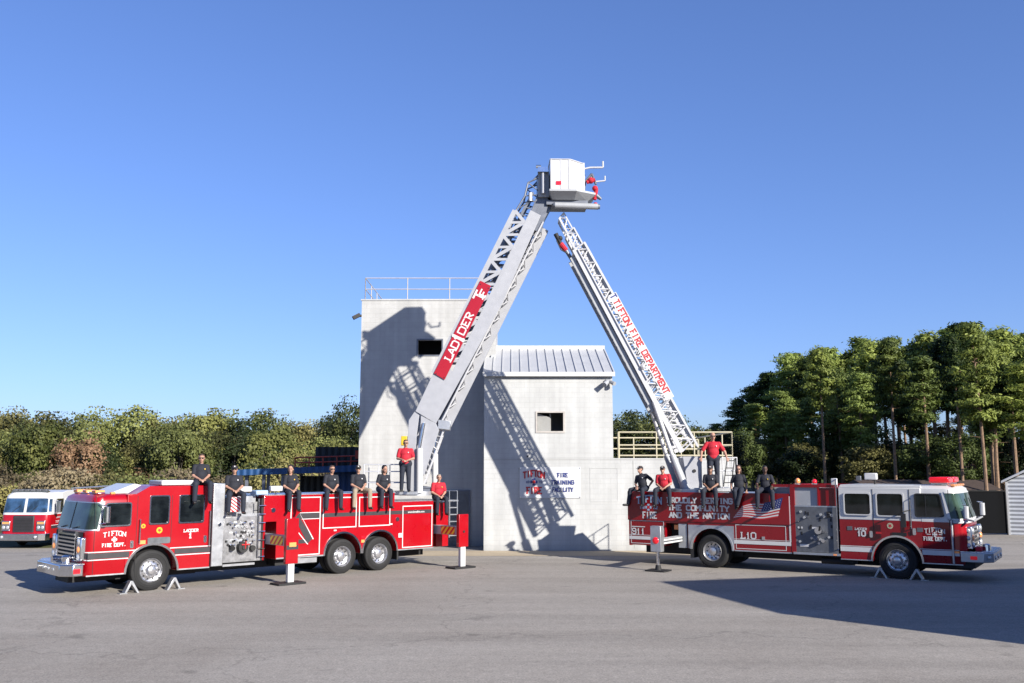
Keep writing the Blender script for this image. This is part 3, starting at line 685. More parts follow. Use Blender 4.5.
    for y0, y1 in ((-.55, -.5), (.5, .55)):
        bo.prism(plate, y0, y1); bo.prism([(.66, 5.1), (1.19, 4.83), (1.3, 4.6), (.82, 3.1), (.66, 3.0)], y0, y1)
    bo.bar((.47, 0, 5.26), (1.1, 0, 6.6), .5, .04, (1, 0, -.4))
    B = put(bo.build('boom', MT['boom'], R, bevel=.006))
    mb = MB(); N = 13
    for y in (-.525, .525):
        mb.bar((*LL[0][:1], y, LL[0][1]), (LL[1][0], y, LL[1][1]), .17, .06)
        for k in range(N):
            a = lerp2(*LL, k / N); b = lerp2(*PL, k / N); c = lerp2(*LL, (k + 1) / N); d = lerp2(*PL, (k + 1) / N)
            mb.bar((a[0], y, a[1]), (b[0], y, b[1]), .09, .04)
            q, w = (a, d) if k % 2 else (b, c); mb.bar((q[0], y, q[1]), (w[0], y, w[1]), .12, .035)
    mb.build('lattice', MT['boom'], B)
    # upper chord of the next section seen through the lattice
    mb = MB()
    for y in (-.38, .38):
        mb.bar((1.5, y, 7.1), (4.6, y, 13.2), .09, .05); mb.bar((2.1, y, 7.1), (5.0, y, 12.9), .14, .05)
        for k in range(22):
            a = lerp2((1.5, 7.1), (4.6, 13.2), k / 22); b = lerp2((2.1, 7.1), (5.0, 12.9), (k + .5) / 22); mb.bar((a[0], y, a[1]), (b[0], y, b[1]), .035, .03)
    for k in range(26):
        a = lerp2((1.95, 6.9), (4.9, 12.8), k / 26); mb.tube((a[0], -.38, a[1]), (a[0], .38, a[1]), .02, .02, 6)
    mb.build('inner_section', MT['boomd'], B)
    # underside: ladder rails, rungs and braces standing proud of the lower edge
    mb = MB(); E0, E1 = (1.28, 4.75), (4.96, 12.1); F0, F1 = (1.42, 4.68), (5.08, 11.98)
    for y in (-.42, .42): mb.tube((E0[0] + .02, y, E0[1]), (E1[0], y, E1[1]), .035, .035, 8)
    for k in range(24):
        a = lerp2(E0, E1, k / 24); mb.tube((a[0], -.42, a[1]), (a[0], .42, a[1]), .022, .022, 6)
    for k in range(12):
        a = lerp2(E0, E1, k / 12); b = lerp2(F0, F1, (k + .5) / 12); c = lerp2(E0, E1, (k + .8) / 12)
        for q in (a, c): mb.tube((q[0], -.42, q[1]), (b[0], 0, b[1]), .018, .018, 5).tube((q[0], .42, q[1]), (b[0], 0, b[1]), .018, .018, 5)
    mb.build('rungs', MT['boomw'], B)
    mb = MB()
    for y0, y1 in ((.3, .36), (.56, .62)): mb.prism([(1.34, 4.9), (1.66, 4.72), (5.2, 11.95), (4.86, 12.15)], y0, y1)
    mb.build('outer_chord', MT['boom'], B)
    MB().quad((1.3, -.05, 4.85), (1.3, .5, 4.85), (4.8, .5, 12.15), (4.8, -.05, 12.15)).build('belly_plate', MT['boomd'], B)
    mb = MB().prism([(1.26, 4.97), (1.7, 4.92), (1.66, 4.61), (1.26, 4.66)], -.5, .5); mb.build('step_plate', MT['alu'], B, bevel=.01)
    mb = MB()
    for y in (-.35, .35): mb.bar((1.45, y, 4.6), (.8, y, 2.75), .06, .05); mb.bar((1.15, y, 4.6), (.72, y, 3.2), .04, .04)
    for k in range(9):
        a = lerp2((1.45, 4.6), (.8, 2.75), k / 8.5); mb.tube((a[0], -.35, a[1]), (a[0], .35, a[1]), .022, .022, 6)
        b = lerp2((1.15, 4.6), (.72, 3.2), k / 8.5); mb.tube((a[0], -.35, a[1]), (b[0], -.35, b[1]), .016, .016, 5)
    mb.build('climbing_ladder', MT['boomw'], B)
    # red sign on the boom
    sg = [(1.1, 6.58), (1.48, 6.36), (3.09, 9.70), (2.71, 9.89)]
    S = MB().prism(sg, -.6, -.585).build('sign', MT['red'], B)
    u = Vector((1.61, 0, 3.34)).normalized(); v = Vector((-u.z, 0, u.x))
    o = Vector((1.48, -.604, 6.36))
    def at(a, b): return o + u * a + v * b
    slab('lettering', S, 'LAD', at(.62, .1), u, v, .24, .78, MT['letterw'], t=.17)
    slab('lettering', S, '1', at(1.36, .03), u, v, .4, .34, MT['letterw'], t=.22)
    slab('lettering', S, 'DER', at(1.68, .1), u, v, .24, .84, MT['letterw'], t=.17)
    slab('lettering', S, 'T', at(3.02, .06), u, v, .32, .36, MT['letterw'], t=.18); slab('lettering', S, 'F', at(3.18, .02), u, v, .22, .3, MT['letterw'], t=.2)
    mb = MB()
    for q in (.06, 3.6):
        for w in (.05, .36): p = at(q, w); mb.tube((p.x, -.604, p.z), (p.x, -.615, p.z), .02, .02, 8)
    mb.build('sign_bolt', MT['dark'], S)
    # fly section to the basket
    mb = MB()
    for y in (-.4, .34): mb.prism([(4.3, 11.9), (4.9, 11.7), (5.18, 12.9), (5.0, 13.2), (4.75, 13.1)], y, y + .06)
    mb.prism([(4.5, 12.2), (4.9, 12.0), (5.3, 12.75), (4.95, 13.0)], -.34, .34)
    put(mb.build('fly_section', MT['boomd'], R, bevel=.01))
    mb = MB()
    for y in (-.42, .42):
        mb.path([(3.98, y, 12.5), (4.3, y, 13.05), (4.42, y, 13.55), (4.85, y, 13.75)], .03).path([(4.3, y, 13.05), (4.75, y, 13.1)], .025).path([(4.42, y, 13.55), (4.85, y, 13.2)], .022).path([(4.1, y, 12.6), (4.6, y, 12.9)], .025).path([(4.62, y, 13.65), (4.9, y, 13.95)], .03)
    for p in ((4.3, 13.05), (4.42, 13.55), (4.85, 13.75)): mb.tube((p[0], -.42, p[1]), (p[0], .42, p[1]), .02, .02, 5)
    put(mb.build('guard_frame', MT['boomd'], R))
    put(MB().tube((4.5, -.46, 12.85), (4.5, -.46, 13.15), .07, .07, 12).build('leveling_cylinder', MT['boomw'], R))
    # basket
    bpoly = [(5.22, -.92), (5.92, -.92), (6.45, -.5), (6.45, .5), (5.92, .92), (5.22, .92)]
    bk = MB(); bi = [(5.28, -.86), (5.9, -.86), (6.39, -.47), (6.39, .47), (5.9, .86), (5.28, .86)]; n = 6
    vs = [(x, y, 13.28) for x, y in bpoly] + [(x, y, 14.34) for x, y in bpoly] + [(x, y, 13.34) for x, y in bi] + [(x, y, 14.34) for x, y in bi]
    fs = [tuple(range(6)), tuple(range(12, 18))] + [(i, (i + 1) % n, n + (i + 1) % n, n + i) for i in range(n)] + [(12 + i, 18 + i, 18 + (i + 1) % n, 12 + (i + 1) % n) for i in range(n)] + [(6 + i, 6 + (i + 1) % n, 18 + (i + 1) % n, 18 + i) for i in range(n)]
    K = put(bk.add(vs, fs).build('basket', MT['white'], R, smooth=0))
    tp = [(5.18, -.95), (6.15, -.95), (6.88, -.5), (6.88, .5), (6.15, .95), (5.18, .95)]; bt = [(5.3, -.6), (6.1, -.6), (6.6, -.35), (6.6, .35), (6.1, .6), (5.3, .6)]
    mb = MB(); vs = [(x, y, 13.27) for x, y in tp] + [(x, y, 13.2) for x, y in tp] + [(x, y, 12.98) for x, y in bt]
    mb.add(vs, [tuple(range(6)), tuple(range(12, 18))] + [(k * 6 + i, k * 6 + (i + 1) % 6, (k + 1) * 6 + (i + 1) % 6, (k + 1) * 6 + i) for k in (0, 1) for i in range(6)]).build('basket_floor', MT['grey'], K, smooth=0)
    mb = MB()
    for y, x in ((-.93, 5.25), (-.93, 5.9), (-.52, 6.46), (-.93, 5.6)): mb.box(x - .03, x + .03, y - .005, y + .005, 13.28, 14.38)
    mb.path([(5.22, -.92, 14.37), (5.92, -.92, 14.37), (6.45, -.5, 14.35), (6.45, .5, 14.35), (5.92, .92, 14.37), (5.22, .92, 14.37), (5.22, -.92, 14.37)], .028)
    mb.build('basket_rail', MT['boomw'], K)
    MB().box(5.42, 5.6, -.945, -.921, 13.43, 13.56).build('marker_light', MT['redlens'], K)
    MB().tube((5.4, -.55, 12.78), (6.95, -.55, 12.74), .11, .11, 16).build('air_cylinder', MT['grey'], K)
    MB().tube((6.95, -.55, 12.74), (7.02, -.55, 12.74), .1, .09, 16).tube((5.34, -.55, 12.78), (5.4, -.55, 12.78), .09, .11, 16).box(5.1, 6.6, -.5, .5, 12.82, 12.98).build('basket_underframe', MT['boomd'], K)
    mb = MB().tube((4.98, -.6, 13.2), (4.98, -.6, 13.95), .07, .07, 14).build('basket_piston', MT['boomw'], K)
    MB().box(4.8, 5.2, -.5, .5, 13.1, 14.05).build('basket_mount', MT['grey'], K, bevel=.01)
    mb = MB().box(4.78, 5.15, -.7, -.5, 13.98, 14.16).tube((4.72, -.6, 14.2), (4.9, -.6, 14.2), .06, .06, 10); mb.build('basket_lamp', MT['chrome'], K)
    mb = MB().path([(6.46, -.35, 14.2), (6.7, -.35, 14.26), (7.18, -.35, 14.27), (7.18, -.35, 14.5)], .035, 8).path([(6.8, .2, 14.1), (6.95, .2, 13.9), (7.32, .2, 13.94), (7.32, .2, 14.12)], .03, 8).path([(6.46, .0, 13.6), (6.55, 0, 14.1)], .03, 8)
    mb.build('horn_rail', MT['boomw'], K)
    mb = MB().path([(6.5, -.1, 13.35), (6.55, -.1, 13.8), (6.8, -.1, 14.1), (6.95, -.1, 13.7)], .045, 8, 1).ball((6.75, -.2, 13.82), .12, 12, 0).tube((6.6, -.2, 13.75), (6.9, -.2, 13.85), .07, .07, 10, 0).ball((6.9, -.2, 13.52), .11, 12, 0).tube((6.88, -.2, 13.1), (6.95, -.2, 13.5), .07, .07, 10, 0)
    mb.tube((6.95, -.2, 13.25), (7.12, -.2, 13.12), .09, .05, 12, 1).ball((6.9, -.25, 12.9), .09, 10, 0); mb.build('water_nozzle', [MT['redc'], MT['boomd']], K)
    for ob in [K]:
        ob.matrix_local = M @ Matrix.Translation((-.02, 0, -.1))
    return R
LT = ladder_truck_left()

# ---------------------------------------------------------------- ladder truck in the right half
RO = (11.551, 29.082, 0.); RA = R_(-33)
def flag(root, y=-.008):
    """waving stars-and-stripes decal"""
    mb = MB(); nx, nz = 20, 13
    A, B, C_, D = Vector((-4.72, 2.08)), Vector((-5.08, 1.64)), Vector((-3.57, 1.69)), Vector((-3.38, 2.33))
    def P(s, t):
        lo = B.lerp(C_, s); hi = A.lerp(D, s); p = lo.lerp(hi, t); w = .035 * math.sin(s * 7.5)
        return (p.x, p.y + w)
    for i in range(nx):
        for j in range(nz):
            s0, s1, t0, t1 = i / nx, (i + 1) / nx, j / nz, (j + 1) / nz
            canton = s0 >= .55 and j >= 6
            q = [P(s0, t0), P(s1, t0), P(s1, t1), P(s0, t1)]
            mb.add([(x, y, z) for x, z in q], [(0, 1, 2, 3)], 2 if canton else (0 if j % 2 == 0 else 1))
    for i in range(7):
        for j in range(4):
            x, z = P(.6 + i * .058, .56 + j * .11); mb.add([(x + .014 * math.cos(a * PI / 3), y - .002, z + .014 * math.sin(a * PI / 3)) for a in range(6)], [tuple(range(6))], 1)
    return mb.build('flag_decal', [MT['letterr'], MT['letterw'], MT['letterb']], root, smooth=0, recalc=False)

def ladder_truck_right():
    R = empty('ladder_truck', RO, RA, 'red ladder truck with white cab top and waving flag decal, its boom of open latticework', 'fire truck')
    s = 1; U, V = (1, 0, 0), (0, 0, 1)
    rings = [(.5, 1.92, .34, .04), (.56, 1.94, .34, 0), (1.72, 1.94, .34, 0), (1.78, 1.93, .34, 0), (2.58, 1.74, .33, .05), (2.68, 1.72, .35, .07), (2.78, 1.6, .45, .2)]
    cab_loft('cab', R, s, rings, .74, [MT['shadered'], MT['white']], [0, 0, 1, 1, 1, 1])
    arc = arch_pts(0, .5, .7, .74, 16)
    low = [(.74, .5), (.74, 1.72), (-1.65, 1.72), (-1.65, .5), (-.702, .5)] + arc[::-1][1:-1] + [(.702, .5)]
    MB().prism(low, 0, 2.5).build('crew_cab', MT['shadered'], R, bevel=.01)
    MB().box(-1.65, .74, .004, 2.496, 1.722, 2.7).prism([(.74, 2.7), (.74, 2.78), (-1.6, 2.79), (-1.65, 2.7)], .08, 2.42).build('crew_cab_top', MT['white'], R, bevel=.015)
    MB().box(-.74, .74, .32, 2.2, .52, 1.22).box(-1.6, 1.9, .75, 1.75, .3, .56).box(1.6, 2.1, .12, 2.38, .42, .9).build('wheel_well', MT['dark'], R)
    ws = loft_patch('windshield', R, s, rings, .74, .95, 17.05, 1.83, 2.56, .012, MT['wsglass'])
    for i0, i1, z0, z1 in ((.85, .96, 1.79, 2.6), (8.95, 9.05, 1.83, 2.56), (17.04, 17.15, 1.79, 2.6), (.85, 17.15, 1.79, 1.83), (.85, 17.15, 2.56, 2.6)):
        loft_patch('frame', ws, s, rings, .74, i0, i1, z0, z1, .02, MT['black'] if i0 == 8.95 else MT['white'])
    MB().bar((2.0, .9, 1.84), (1.86, .5, 2.4), .02, .02).bar((2.0, 1.8, 1.84), (1.86, 1.4, 2.4), .02, .02).build('wiper', MT['black'], ws)
    loft_patch('trim_strip', R, s, rings, .74, 1., 17., 1.7, 1.76, .02, MT['letterw'])
    loft_patch('lit_corner_red', R, s, rings, .74, 1.2, 6.4, .92, 1.66, .008, MT['red'])  # brighter red skin stands in for sunlight on the cab's front corner
    g = loft_patch('grille', R, s, rings, .74, 7., 11., .95, 1.6, .03, MT['dark'])
    mb = MB()
    for k in range(6): mb.box(1.95, 2.05, .62, 1.88, .99 + k * .11, 1.03 + k * .11)
    mb.build('grille_bars', MT['chrome'], g)
    for y0 in (.22, 1.86):
        h = MB().box(1.84, 2.05, y0, y0 + .42, .95, 1.6).build('headlight', MT['chrome'], R, bevel=.03)
        mb = MB()
        for k, zz in enumerate((1.06, 1.27, 1.48)): mb.ball((2.05, y0 + .2, zz), .09, 12, 1 if k == 1 else 0, (.45, 1, 1)).ball((1.94, y0, zz), .07, 10, 0, (1, .4, 1))
        mb.build('lens', [MT['lampglass'], MT['amber']], h)
    bp = [(1.74, -.02), (2.36, -.02), (2.58, .25), (2.58, 2.25), (2.36, 2.52), (1.74, 2.52)]
    bm = MB().prismz(bp, .6, .88).build('bumper', MT['alu'], R, bevel=.02)
    MB().prismz([(x * .985 + .02, .02 + y * .985) for x, y in bp], .882, .9).build('bumper_deck', MT['tread'], bm)
    MB().box(2.0, 2.18, -.035, -.02, .68, .78).build('marker_light', MT['redlens'], bm)
    mb = MB()
    for y in (.6, 1.25, 1.9): mb.ball((2.59, y, .72), .06, 10, 0, (.4, 1, 1))
    mb.ball((2.48, .1, .74), .06, 10, 0, (1, .6, 1)); mb.build('bumper_lamp', MT['lampglass'], bm)
    MB().tube((2.35, .75, .9), (2.35, .75, 1.06), .12, .11, 14).ball((2.35, .75, 1.06), .11, 10, 0, (1, 1, .4)).build('siren', MT['chrome'], R)
    MB().box(2.1, 2.26, .3, .7, .9, 1.02).build('hose_tray', MT['redc'], R, bevel=.02)
    MB().box(1.58, 1.72, -.012, .002, .84, .9).build('marker_light', MT['amber'], R)
    # windows
    window(R, rect(-1.5, -.68, 1.86, 2.55), trim='white', r=.09); window(R, rect(-.54, .27, 1.84, 2.56), trim='white', r=.09)
    w = window(R, [(.56, 1.85), (1.38, 1.87), (1.28, 2.55), (.56, 2.55)], trim='black', r=.08)
    MB().box(.86, .88, -.02, -.012, 1.88, 2.52).build('window_bar', MT['black'], w)
    mb = MB()
    for x in (-.635, .42, 1.5): mb.box(x - .008, x + .008, -.005, -.001, .55 if x > 1 else 1.3, 2.66)
    mb.build('door_seam', MT['dark'], R, smooth=0)
    rail(R, 1.56, .55, 1.8, y=-.05, r=.03, m='alu'); rail(R, .46, 1.5, 2.4, m='chrome'); rail(R, -1.7, .8, 2.95, y=-.06, r=.02)
    MB().path([(.42, -.05, 2.05), (.25, -.22, 2.0)], .02).box(.2, .34, -.25, -.2, 1.55, 1.95).build('hanging_mirror', MT['black'], R)
    handle(R, -.72, 1.3); handle(R, .52, 1.42)
    o = mirror_head(R, 1.98, -.12, 1.85, 2.2, 'white'); mirror_head(R, 2.38, .1, 1.95, 2.3, 'white', s=1)
    MB().path([(1.93, .2, 1.8), (2.15, -.02, 1.78), (2.38, .05, 1.92)], .03, 8).build('mirror_bracket', MT['white'], o)
    fender(R, 0, .5, .7, .74)
    mb = MB().box(-1.65, -.72, -.012, 0, .5, .53).box(.72, 1.8, -.012, 0, .5, .53); mb.build('step_trim', MT['alu'], R)
    for z0, z1, m in ((.76, .9, 'letterw'), (.915, .935, 'letterw')):
        dx = .7 * math.sqrt(max(0, 1 - ((z0 - .5) / .79) ** 2)) + .05
        mb = MB(); seg_y(mb, -1.65, -dx, -.006, z0, z1); seg_y(mb, dx, 1.72, -.006, z0, z1); mb.build('reflective_stripe', MT[m], R, smooth=0)
    slab('lettering', R, 'TIFTON', (.8, -.008, 1.43), U, V, .12, .56, MT['letterw'], arc=.05)
    maltese('emblem', R, (1.08, -.008, 1.36), U, V, .07, MT['letterw'])
    mb = MB(); seg_y(mb, .86, .97, -.008, 1.35, 1.37); seg_y(mb, 1.19, 1.3, -.008, 1.35, 1.37); mb.build('lettering', MT['letterw'], R, smooth=0)
    slab('lettering', R, 'FIRE DEPT.', (.76, -.008, 1.18), U, V, .1, .66, MT['letterw'], t=.22)
    slab('lettering', R, 'LADDER', (-1.2, -.008, 1.42), U, V, .06, .36, MT['letterw'], t=.22); slab('lettering', R, '10', (-1.14, -.008, 1.24), U, V, .15, .26, MT['letterw'], t=.24)
    round_badge(R, -.16, 1.57, .09, MT['cream'], MT['letterr'])
    mb = MB().box(-.1, .3, -.02, 0, 1.28, 1.38); mb.build('vent', MT['dark'], R)
    MB().box(-.58, -.42, -.01, 0, 1.32, 1.38).build('marker_light', MT['redlens'], R)
    mb = MB().box(-1.42, -1.27, -.01, -.002, 1.4, 1.52).box(.6, .76, -.01, -.002, 1.42, 1.54); mb.build('decal', MT['panelgrey'], R)
    # light bar and lamps
    lb = MB().box(1.0, 1.45, .35, 2.15, 2.8, 2.86).build('light_bar', MT['chrome'], R, bevel=.01)
    MB().box(.95, 1.5, .25, 1.15, 2.86, 3.03).box(.95, 1.5, 1.35, 2.25, 2.86, 3.03).build('lens', MT['redlens'], lb, bevel=.04)
    mb = MB()
    for y in (.4, .8, 1.25, 1.7, 2.1): mb.box(1.54, 1.66, y - .12, y + .12, 2.76, 2.82)
    mb.build('marker_light', MT['amber'], R, bevel=.015)
    f = MB().tube((-.8, 1.2, 2.78), (-.8, 1.2, 2.95), .025).tube((-1.75, .1, 2.5), (-1.75, .1, 2.72), .02).build('floodlight_post', MT['dark'], R)
    MB().box(-1.1, -.72, 1.1, 1.3, 2.93, 3.14).build('floodlight', MT['white'], f, bevel=.03); MB().box(-1.36, -1.2, 1.1, 1.24, 2.9, 3.05).build('floodlight', MT['panelgrey'], f, bevel=.02)
    MB().box(-1.86, -1.68, .0, .12, 2.7, 2.98).build('deck_light', MT['white'], R, bevel=.02)
    # pump section
    pp = MB().box(-3.02, -1.72, .0, 2.5, .68, 2.08).build('pump_panel', MT['panelgrey'], R)
    mb = MB(); rnd = random.Random(5)
    for i in range(26):
        x = rnd.uniform(-2.9, -1.85); z = rnd.uniform(.95, 1.95); q = rnd.random()
        if q < .3: mb.tube((x, 0, z), (x, -.03, z), .04, .04, 10, 0)
        elif q < .6: mb.tube((x, 0, z), (x, -.08, z), .014, .014, 6, 2).ball((x, -.09, z), .026, 6, 2)
        else: mb.box(x - .025, x + .025, -.01, -.002, z - .05, z + .05, 1)
    mb.box(-2.95, -2.8, -.01, -.002, 1.4, 1.46, 3).box(-2.5, -2.32, -.01, -.002, 1.4, 1.46, 3).box(-2.9, -2.62, -.01, -.002, .84, .92, 3)
    mb.build('gauges', [MT['lampglass'], MT['dark'], MT['chrome'], MT['letterw']], pp)
    mb = MB().tube((-2.28, 0, 1.36), (-2.28, -.15, 1.36), .12, .11, 16).tube((-2.15, 0, 1.05), (-2.15, -.12, 1.05), .06, .06, 10).tube((-2.42, 0, 1.15), (-2.38, -.12, 1.12), .08, .08, 12)
    mb.build('hose_inlet', MT['chrome'], pp); MB().box(-2.03, -1.88, -.02, 0, 1.76, 1.95).tube((-2.24, -.15, 1.36), (-2.2, -.2, 1.5), .03, .03, 8).build('valve', MT['dark'], pp)
    MB().box(-3.02, -2.3, .06, 2.4, 2.08, 2.7).box(-3.75, -3.12, .3, 2.2, 2.46, 2.68).build('side_locker', MT['grey'], R)
    MB().box(-2.25, -1.76, .05, 2.4, 2.12, 2.68).build('crosslay_cover', MT['shadered'], R)
    mb = MB().box(-3.75, -1.68, .0, .08, 2.69, 2.78).box(-3.75, -1.68, 2.42, 2.5, 2.69, 2.78).box(-3.16, -3.02, -.01, 2.5, .64, 2.78).box(-2.3, -2.25, .0, .1, 2.1, 2.7).box(-1.76, -1.7, .0, .1, 2.1, 2.7)
    mb.build('pump_frame', MT['shadered'], R)
    MB().box(-3.02, -1.72, -.005, .02, 2.08, 2.12).box(-3.1, -1.66, -.06, .1, .6, .67).build('running_board', MT['alu'], R)
    MB().box(-1.86, -1.76, -.065, -.055, .61, .66).build('marker_light', MT['amber'], R)
    MB().tube((-2.3, .25, .42), (-1.3, .25, .42), .1, .1, 12).box(-1.9, -1.2, .2, .6, .36, .55).build('exhaust', MT['dark'], R)
    b = MB().tube((-2.93, .12, 2.78), (-2.93, .12, 2.82), .09, .09, 14).ball((-2.93, .12, 2.88), .085, 12, 1, (1, 1, 1.2)); b.build('beacon', [MT['chrome'], MT['amber']], R)
    b = MB().tube((-2.45, .3, 2.78), (-2.45, .3, 2.82), .09, .09, 14).ball((-2.45, .3, 2.87), .08, 12, 1); b.build('beacon', [MT['chrome'], MT['redlens']], R)
    # body with banner
    a1 = arch_pts(-5.83, .6, .72, .72, 14)
    poly = [(-3.16, .62), (-3.16, 2.47), (-8.88, 2.47), (-8.88, .65), (-7.5, .65), (-7.5, 1.43), (-6.68, 1.43), (-6.68, .62)] + a1[::-1] + [(-5.1, .6)]
    MB().prism(poly, 0, 2.5).build('body', MT['shadered'], R, bevel=.012)
    MB().box(-7.4, -5.0, .66, 1.84, .4, 1.25).box(-8.6, -1.6, .8, 1.7, .34, .7).box(-7.48, -7.05, .5, 2.0, .66, 1.4).build('chassis', MT['dark'], R)
    MB().box(-7.02, -6.72, .02, .3, .62, 1.42).build('side_locker', MT['grey'], R)
    q = arch_pts(-5.83, .6, .86, .84, 14)
    mb = MB(); mb.prism([(-6.66, 1.4), (-6.66, .62)] + [p for p in arch_pts(-5.83, .6, .72, .72, 14)[::-1]] + [(-5.06, .62), (-5.06, 1.4)], -.008, 0); mb.build('fender_panel', MT['alu'], R)
    fender(R, -5.83, .6, .7, .7, m='alu')
    mb = MB(); mb.box(-5.04, -3.16, -.012, 0, .6, .64); mb.box(-8.9, -3.2, .1, 2.4, 2.46, 2.475); mb.build('body_trim', MT['alu'], R)
    MB().box(-6.62, -6.5, .05, .5, .3, .8).build('mudflap', MT['black'], R)
    bn = MB().box(-8.9, -3.2, -.03, -.004, 1.5, 2.485).build('banner', MT['shadered'], R)
    y = -.036
    slab('lettering', bn, 'PROUDLY SERVING', (-7.42, y, 2.13), U, V, .16, 2.36, MT['letterw'], t=.25)
    slab('lettering', bn, 'THE COMMUNITY', (-7.38, y, 1.88), U, V, .16, 2.2, MT['letterw'], t=.25)
    slab('lettering', bn, 'AND THE NATION', (-7.33, y, 1.63), U, V, .16, 2.15, MT['letterw'], t=.25)
    slab('lettering', bn, 'TIFTON', (-8.55, y, 2.13), U, V, .22, .95, MT['lightblue'], t=.18, arc=.08)
    maltese('emblem', bn, (-8.1, y, 1.95), U, V, .12, MT['lightblue'], MT['letterr'])
    slab('lettering', bn, '18', (-8.45, y, 1.9), U, V, .09, .2, MT['lightblue'], t=.2); slab('lettering', bn, '72', (-7.95, y, 1.9), U, V, .09, .2, MT['lightblue'], t=.2)
    slab('lettering', bn, 'FIRE', (-8.35, y, 1.58), U, V, .2, .56, MT['letterw'], t=.18)
    flag(bn, -.036)
    lines('door_outline', R, [(-5.0, -3.33, .68, 1.46), (-8.8, -7.55, .7, 1.49)], MT['letterw'], w=.02)
    mb = MB(); seg_y(mb, -5.06, -3.18, -.01, .84, .96); seg_y(mb, -5.06, -3.18, -.01, .985, 1.0); seg_y(mb, -8.86, -7.52, -.01, .84, .95); seg_y(mb, -8.86, -7.52, -.01, .985, 1.0); seg_y(mb, -3.22, -3.17, -.01, .96, 2.4)
    seg_y(mb, -8.76, -8.26, -.01, 1.26, 1.29); mb.build('reflective_stripe', MT['letterw'], R, smooth=0)
    slab('lettering', R, 'L10', (-4.85, -.008, 1.02), U, V, .19, .54, MT['letterw'], t=.18); slab('lettering', R, '911', (-8.76, -.008, 1.02), U, V, .19, .5, MT['letterw'], t=.18)
    MB().box(-4.12, -4.02, -.02, 0, 1.0, 1.1).tube((-4.07, -.02, 1.05), (-4.07, -.03, 1.05), .035, .035, 10).build('latch', MT['chrome'], R)
    MB().box(-8.92, -8.86, .1, .5, .62, .75).build('marker_light', MT['redlens'], R); MB().box(-7.3, -7.15, .3, .42, 1.2, 1.36).build('marker_light', MT['amber'], R)
    # outrigger
    j = MB().box(-7.1, -6.85, -1.8, 1.2, .84, 1.02).build('outrigger', MT['panelgrey'], R)
    mb = MB().box(-6.848, -6.84, -1.7, -.1, .95, 1.0).box(-6.848, -6.84, -1.7, -.1, .85, .9).box(-7.05, -6.85, -1.7, -.1, 1.02, 1.024); mb.build('reflective_stripe', MT['letterw'], j)
    MB().box(-7.15, -6.79, -1.98, -1.72, .62, 1.44).build('jack_housing', MT['alu'], j, bevel=.012)
    MB().ball((-6.97, -1.985, .98), .11, 14, 0, (1, .35, 1)).build('jack_light', MT['redlens'], j)
    MB().tube((-6.95, -1.85, .05), (-6.95, -1.85, .64), .055, .055, 12).build('jack_leg', MT['chrome'], j)
    MB().tube((-6.95, -1.85, .05), (-6.95, -1.85, .2), .11, .08, 12).prismz(round_poly([(-7.3, -2.15), (-6.6, -2.15), (-6.6, -1.55), (-7.3, -1.55)], .05), .01, .05).build('jack_pad', MT['dark'], j)
    wheel(R, 0, .02, .55, .3); wheel(R, 0, 2.48, .55, .3, side=-1)
    wheel(R, -5.83, 0, .55, .27, dish=True); wheel(R, -5.83, 2.5, .55, .27, dish=True, side=-1)
    MB().lathe([(.3, .3), (.55, .34), (.55, .52), (.3, .56)], (-5.83, 0, .55), 28).lathe([(.3, 1.94), (.55, 1.98), (.55, 2.16), (.3, 2.2)], (-5.83, 0, .55), 28).build('inner_wheel', MT['tyre'], R)
    MB().tube((-5.83, .3, .54), (-5.83, 2.2, .54), .1).tube((0, .3, .54), (0, 2.2, .54), .07).build('axle', MT['dark'], R)
    # boom
    M = frame_((6.36, 33.94), (1, 0), R)
    def put(o): o.matrix_local = M; return o
    put(MB().lathe([(.001, 2.45), (.95, 2.45), (.95, 2.58), (.001, 2.58)], (0, 0, 0), 28, axis='z').box(-.2, 1.5, -.7, .7, 2.5, 2.62).build('turntable', MT['alu'], R))
    put(MB().prism([(-.23, 2.55), (.13, 2.55), (.31, 3.7), (-.39, 3.7)], -.48, -.42).prism([(-.23, 2.55), (.13, 2.55), (.31, 3.7), (-.39, 3.7)], .42, .48).box(-.36, .28, -.42, .42, 2.6, 3.66).build('pedestal', MT['boom'], R, bevel=.01))
    put(MB().tube((-.0, -.49, 3.2), (0, -.51, 3.2), .06, .06, 12).build('pivot_cap', MT['dark'], R))
    mb = MB()
    for z in (3.66, 3.2): mb.tube((.42, -.68, z), (1.45, -.68, z), .018, .018, 6).tube((1.45, -.68, z), (1.45, .65, z), .018, .018, 6)
    for p in ((.42, -.68), (.95, -.68), (1.45, -.68), (1.45, 0), (1.45, .65)): mb.tube((*p, 2.6), (*p, 3.66), .018, .018, 6)
    put(mb.build('handrail', MT['boomw'], R))
    mb = MB()
    for d in (0, .26): mb.tube((.95 + d, -.74, 2.66), (1.1 + d, -.74, 3.62), .02, .02, 6)
    for k in range(4): mb.tube((.97 + k * .045, -.74, 2.8 + k * .25), (1.23 + k * .045, -.74, 2.8 + k * .25), .016, .016, 6)
    put(mb.build('access_ladder', MT['black'], R))
    def UC(t): return (.15 - 4.54 * t, 4.04 + 8.5 * t)
    def LC(t): return (-.42 - 4.3 * t, 3.86 + 8.4 * t)
    for yy in (-.6, .6):
        cy = put(MB().tube((-.33, yy * 1.03, 2.55), (-.78, yy, 3.75), .15, .12, 16).build('lift_cylinder', MT['grey'], R))
        MB().tube((-.78, yy, 3.75), (-1.38, yy * .92, 5.6), .075, .075, 14).build('piston_rod', MT['boomw'], cy)
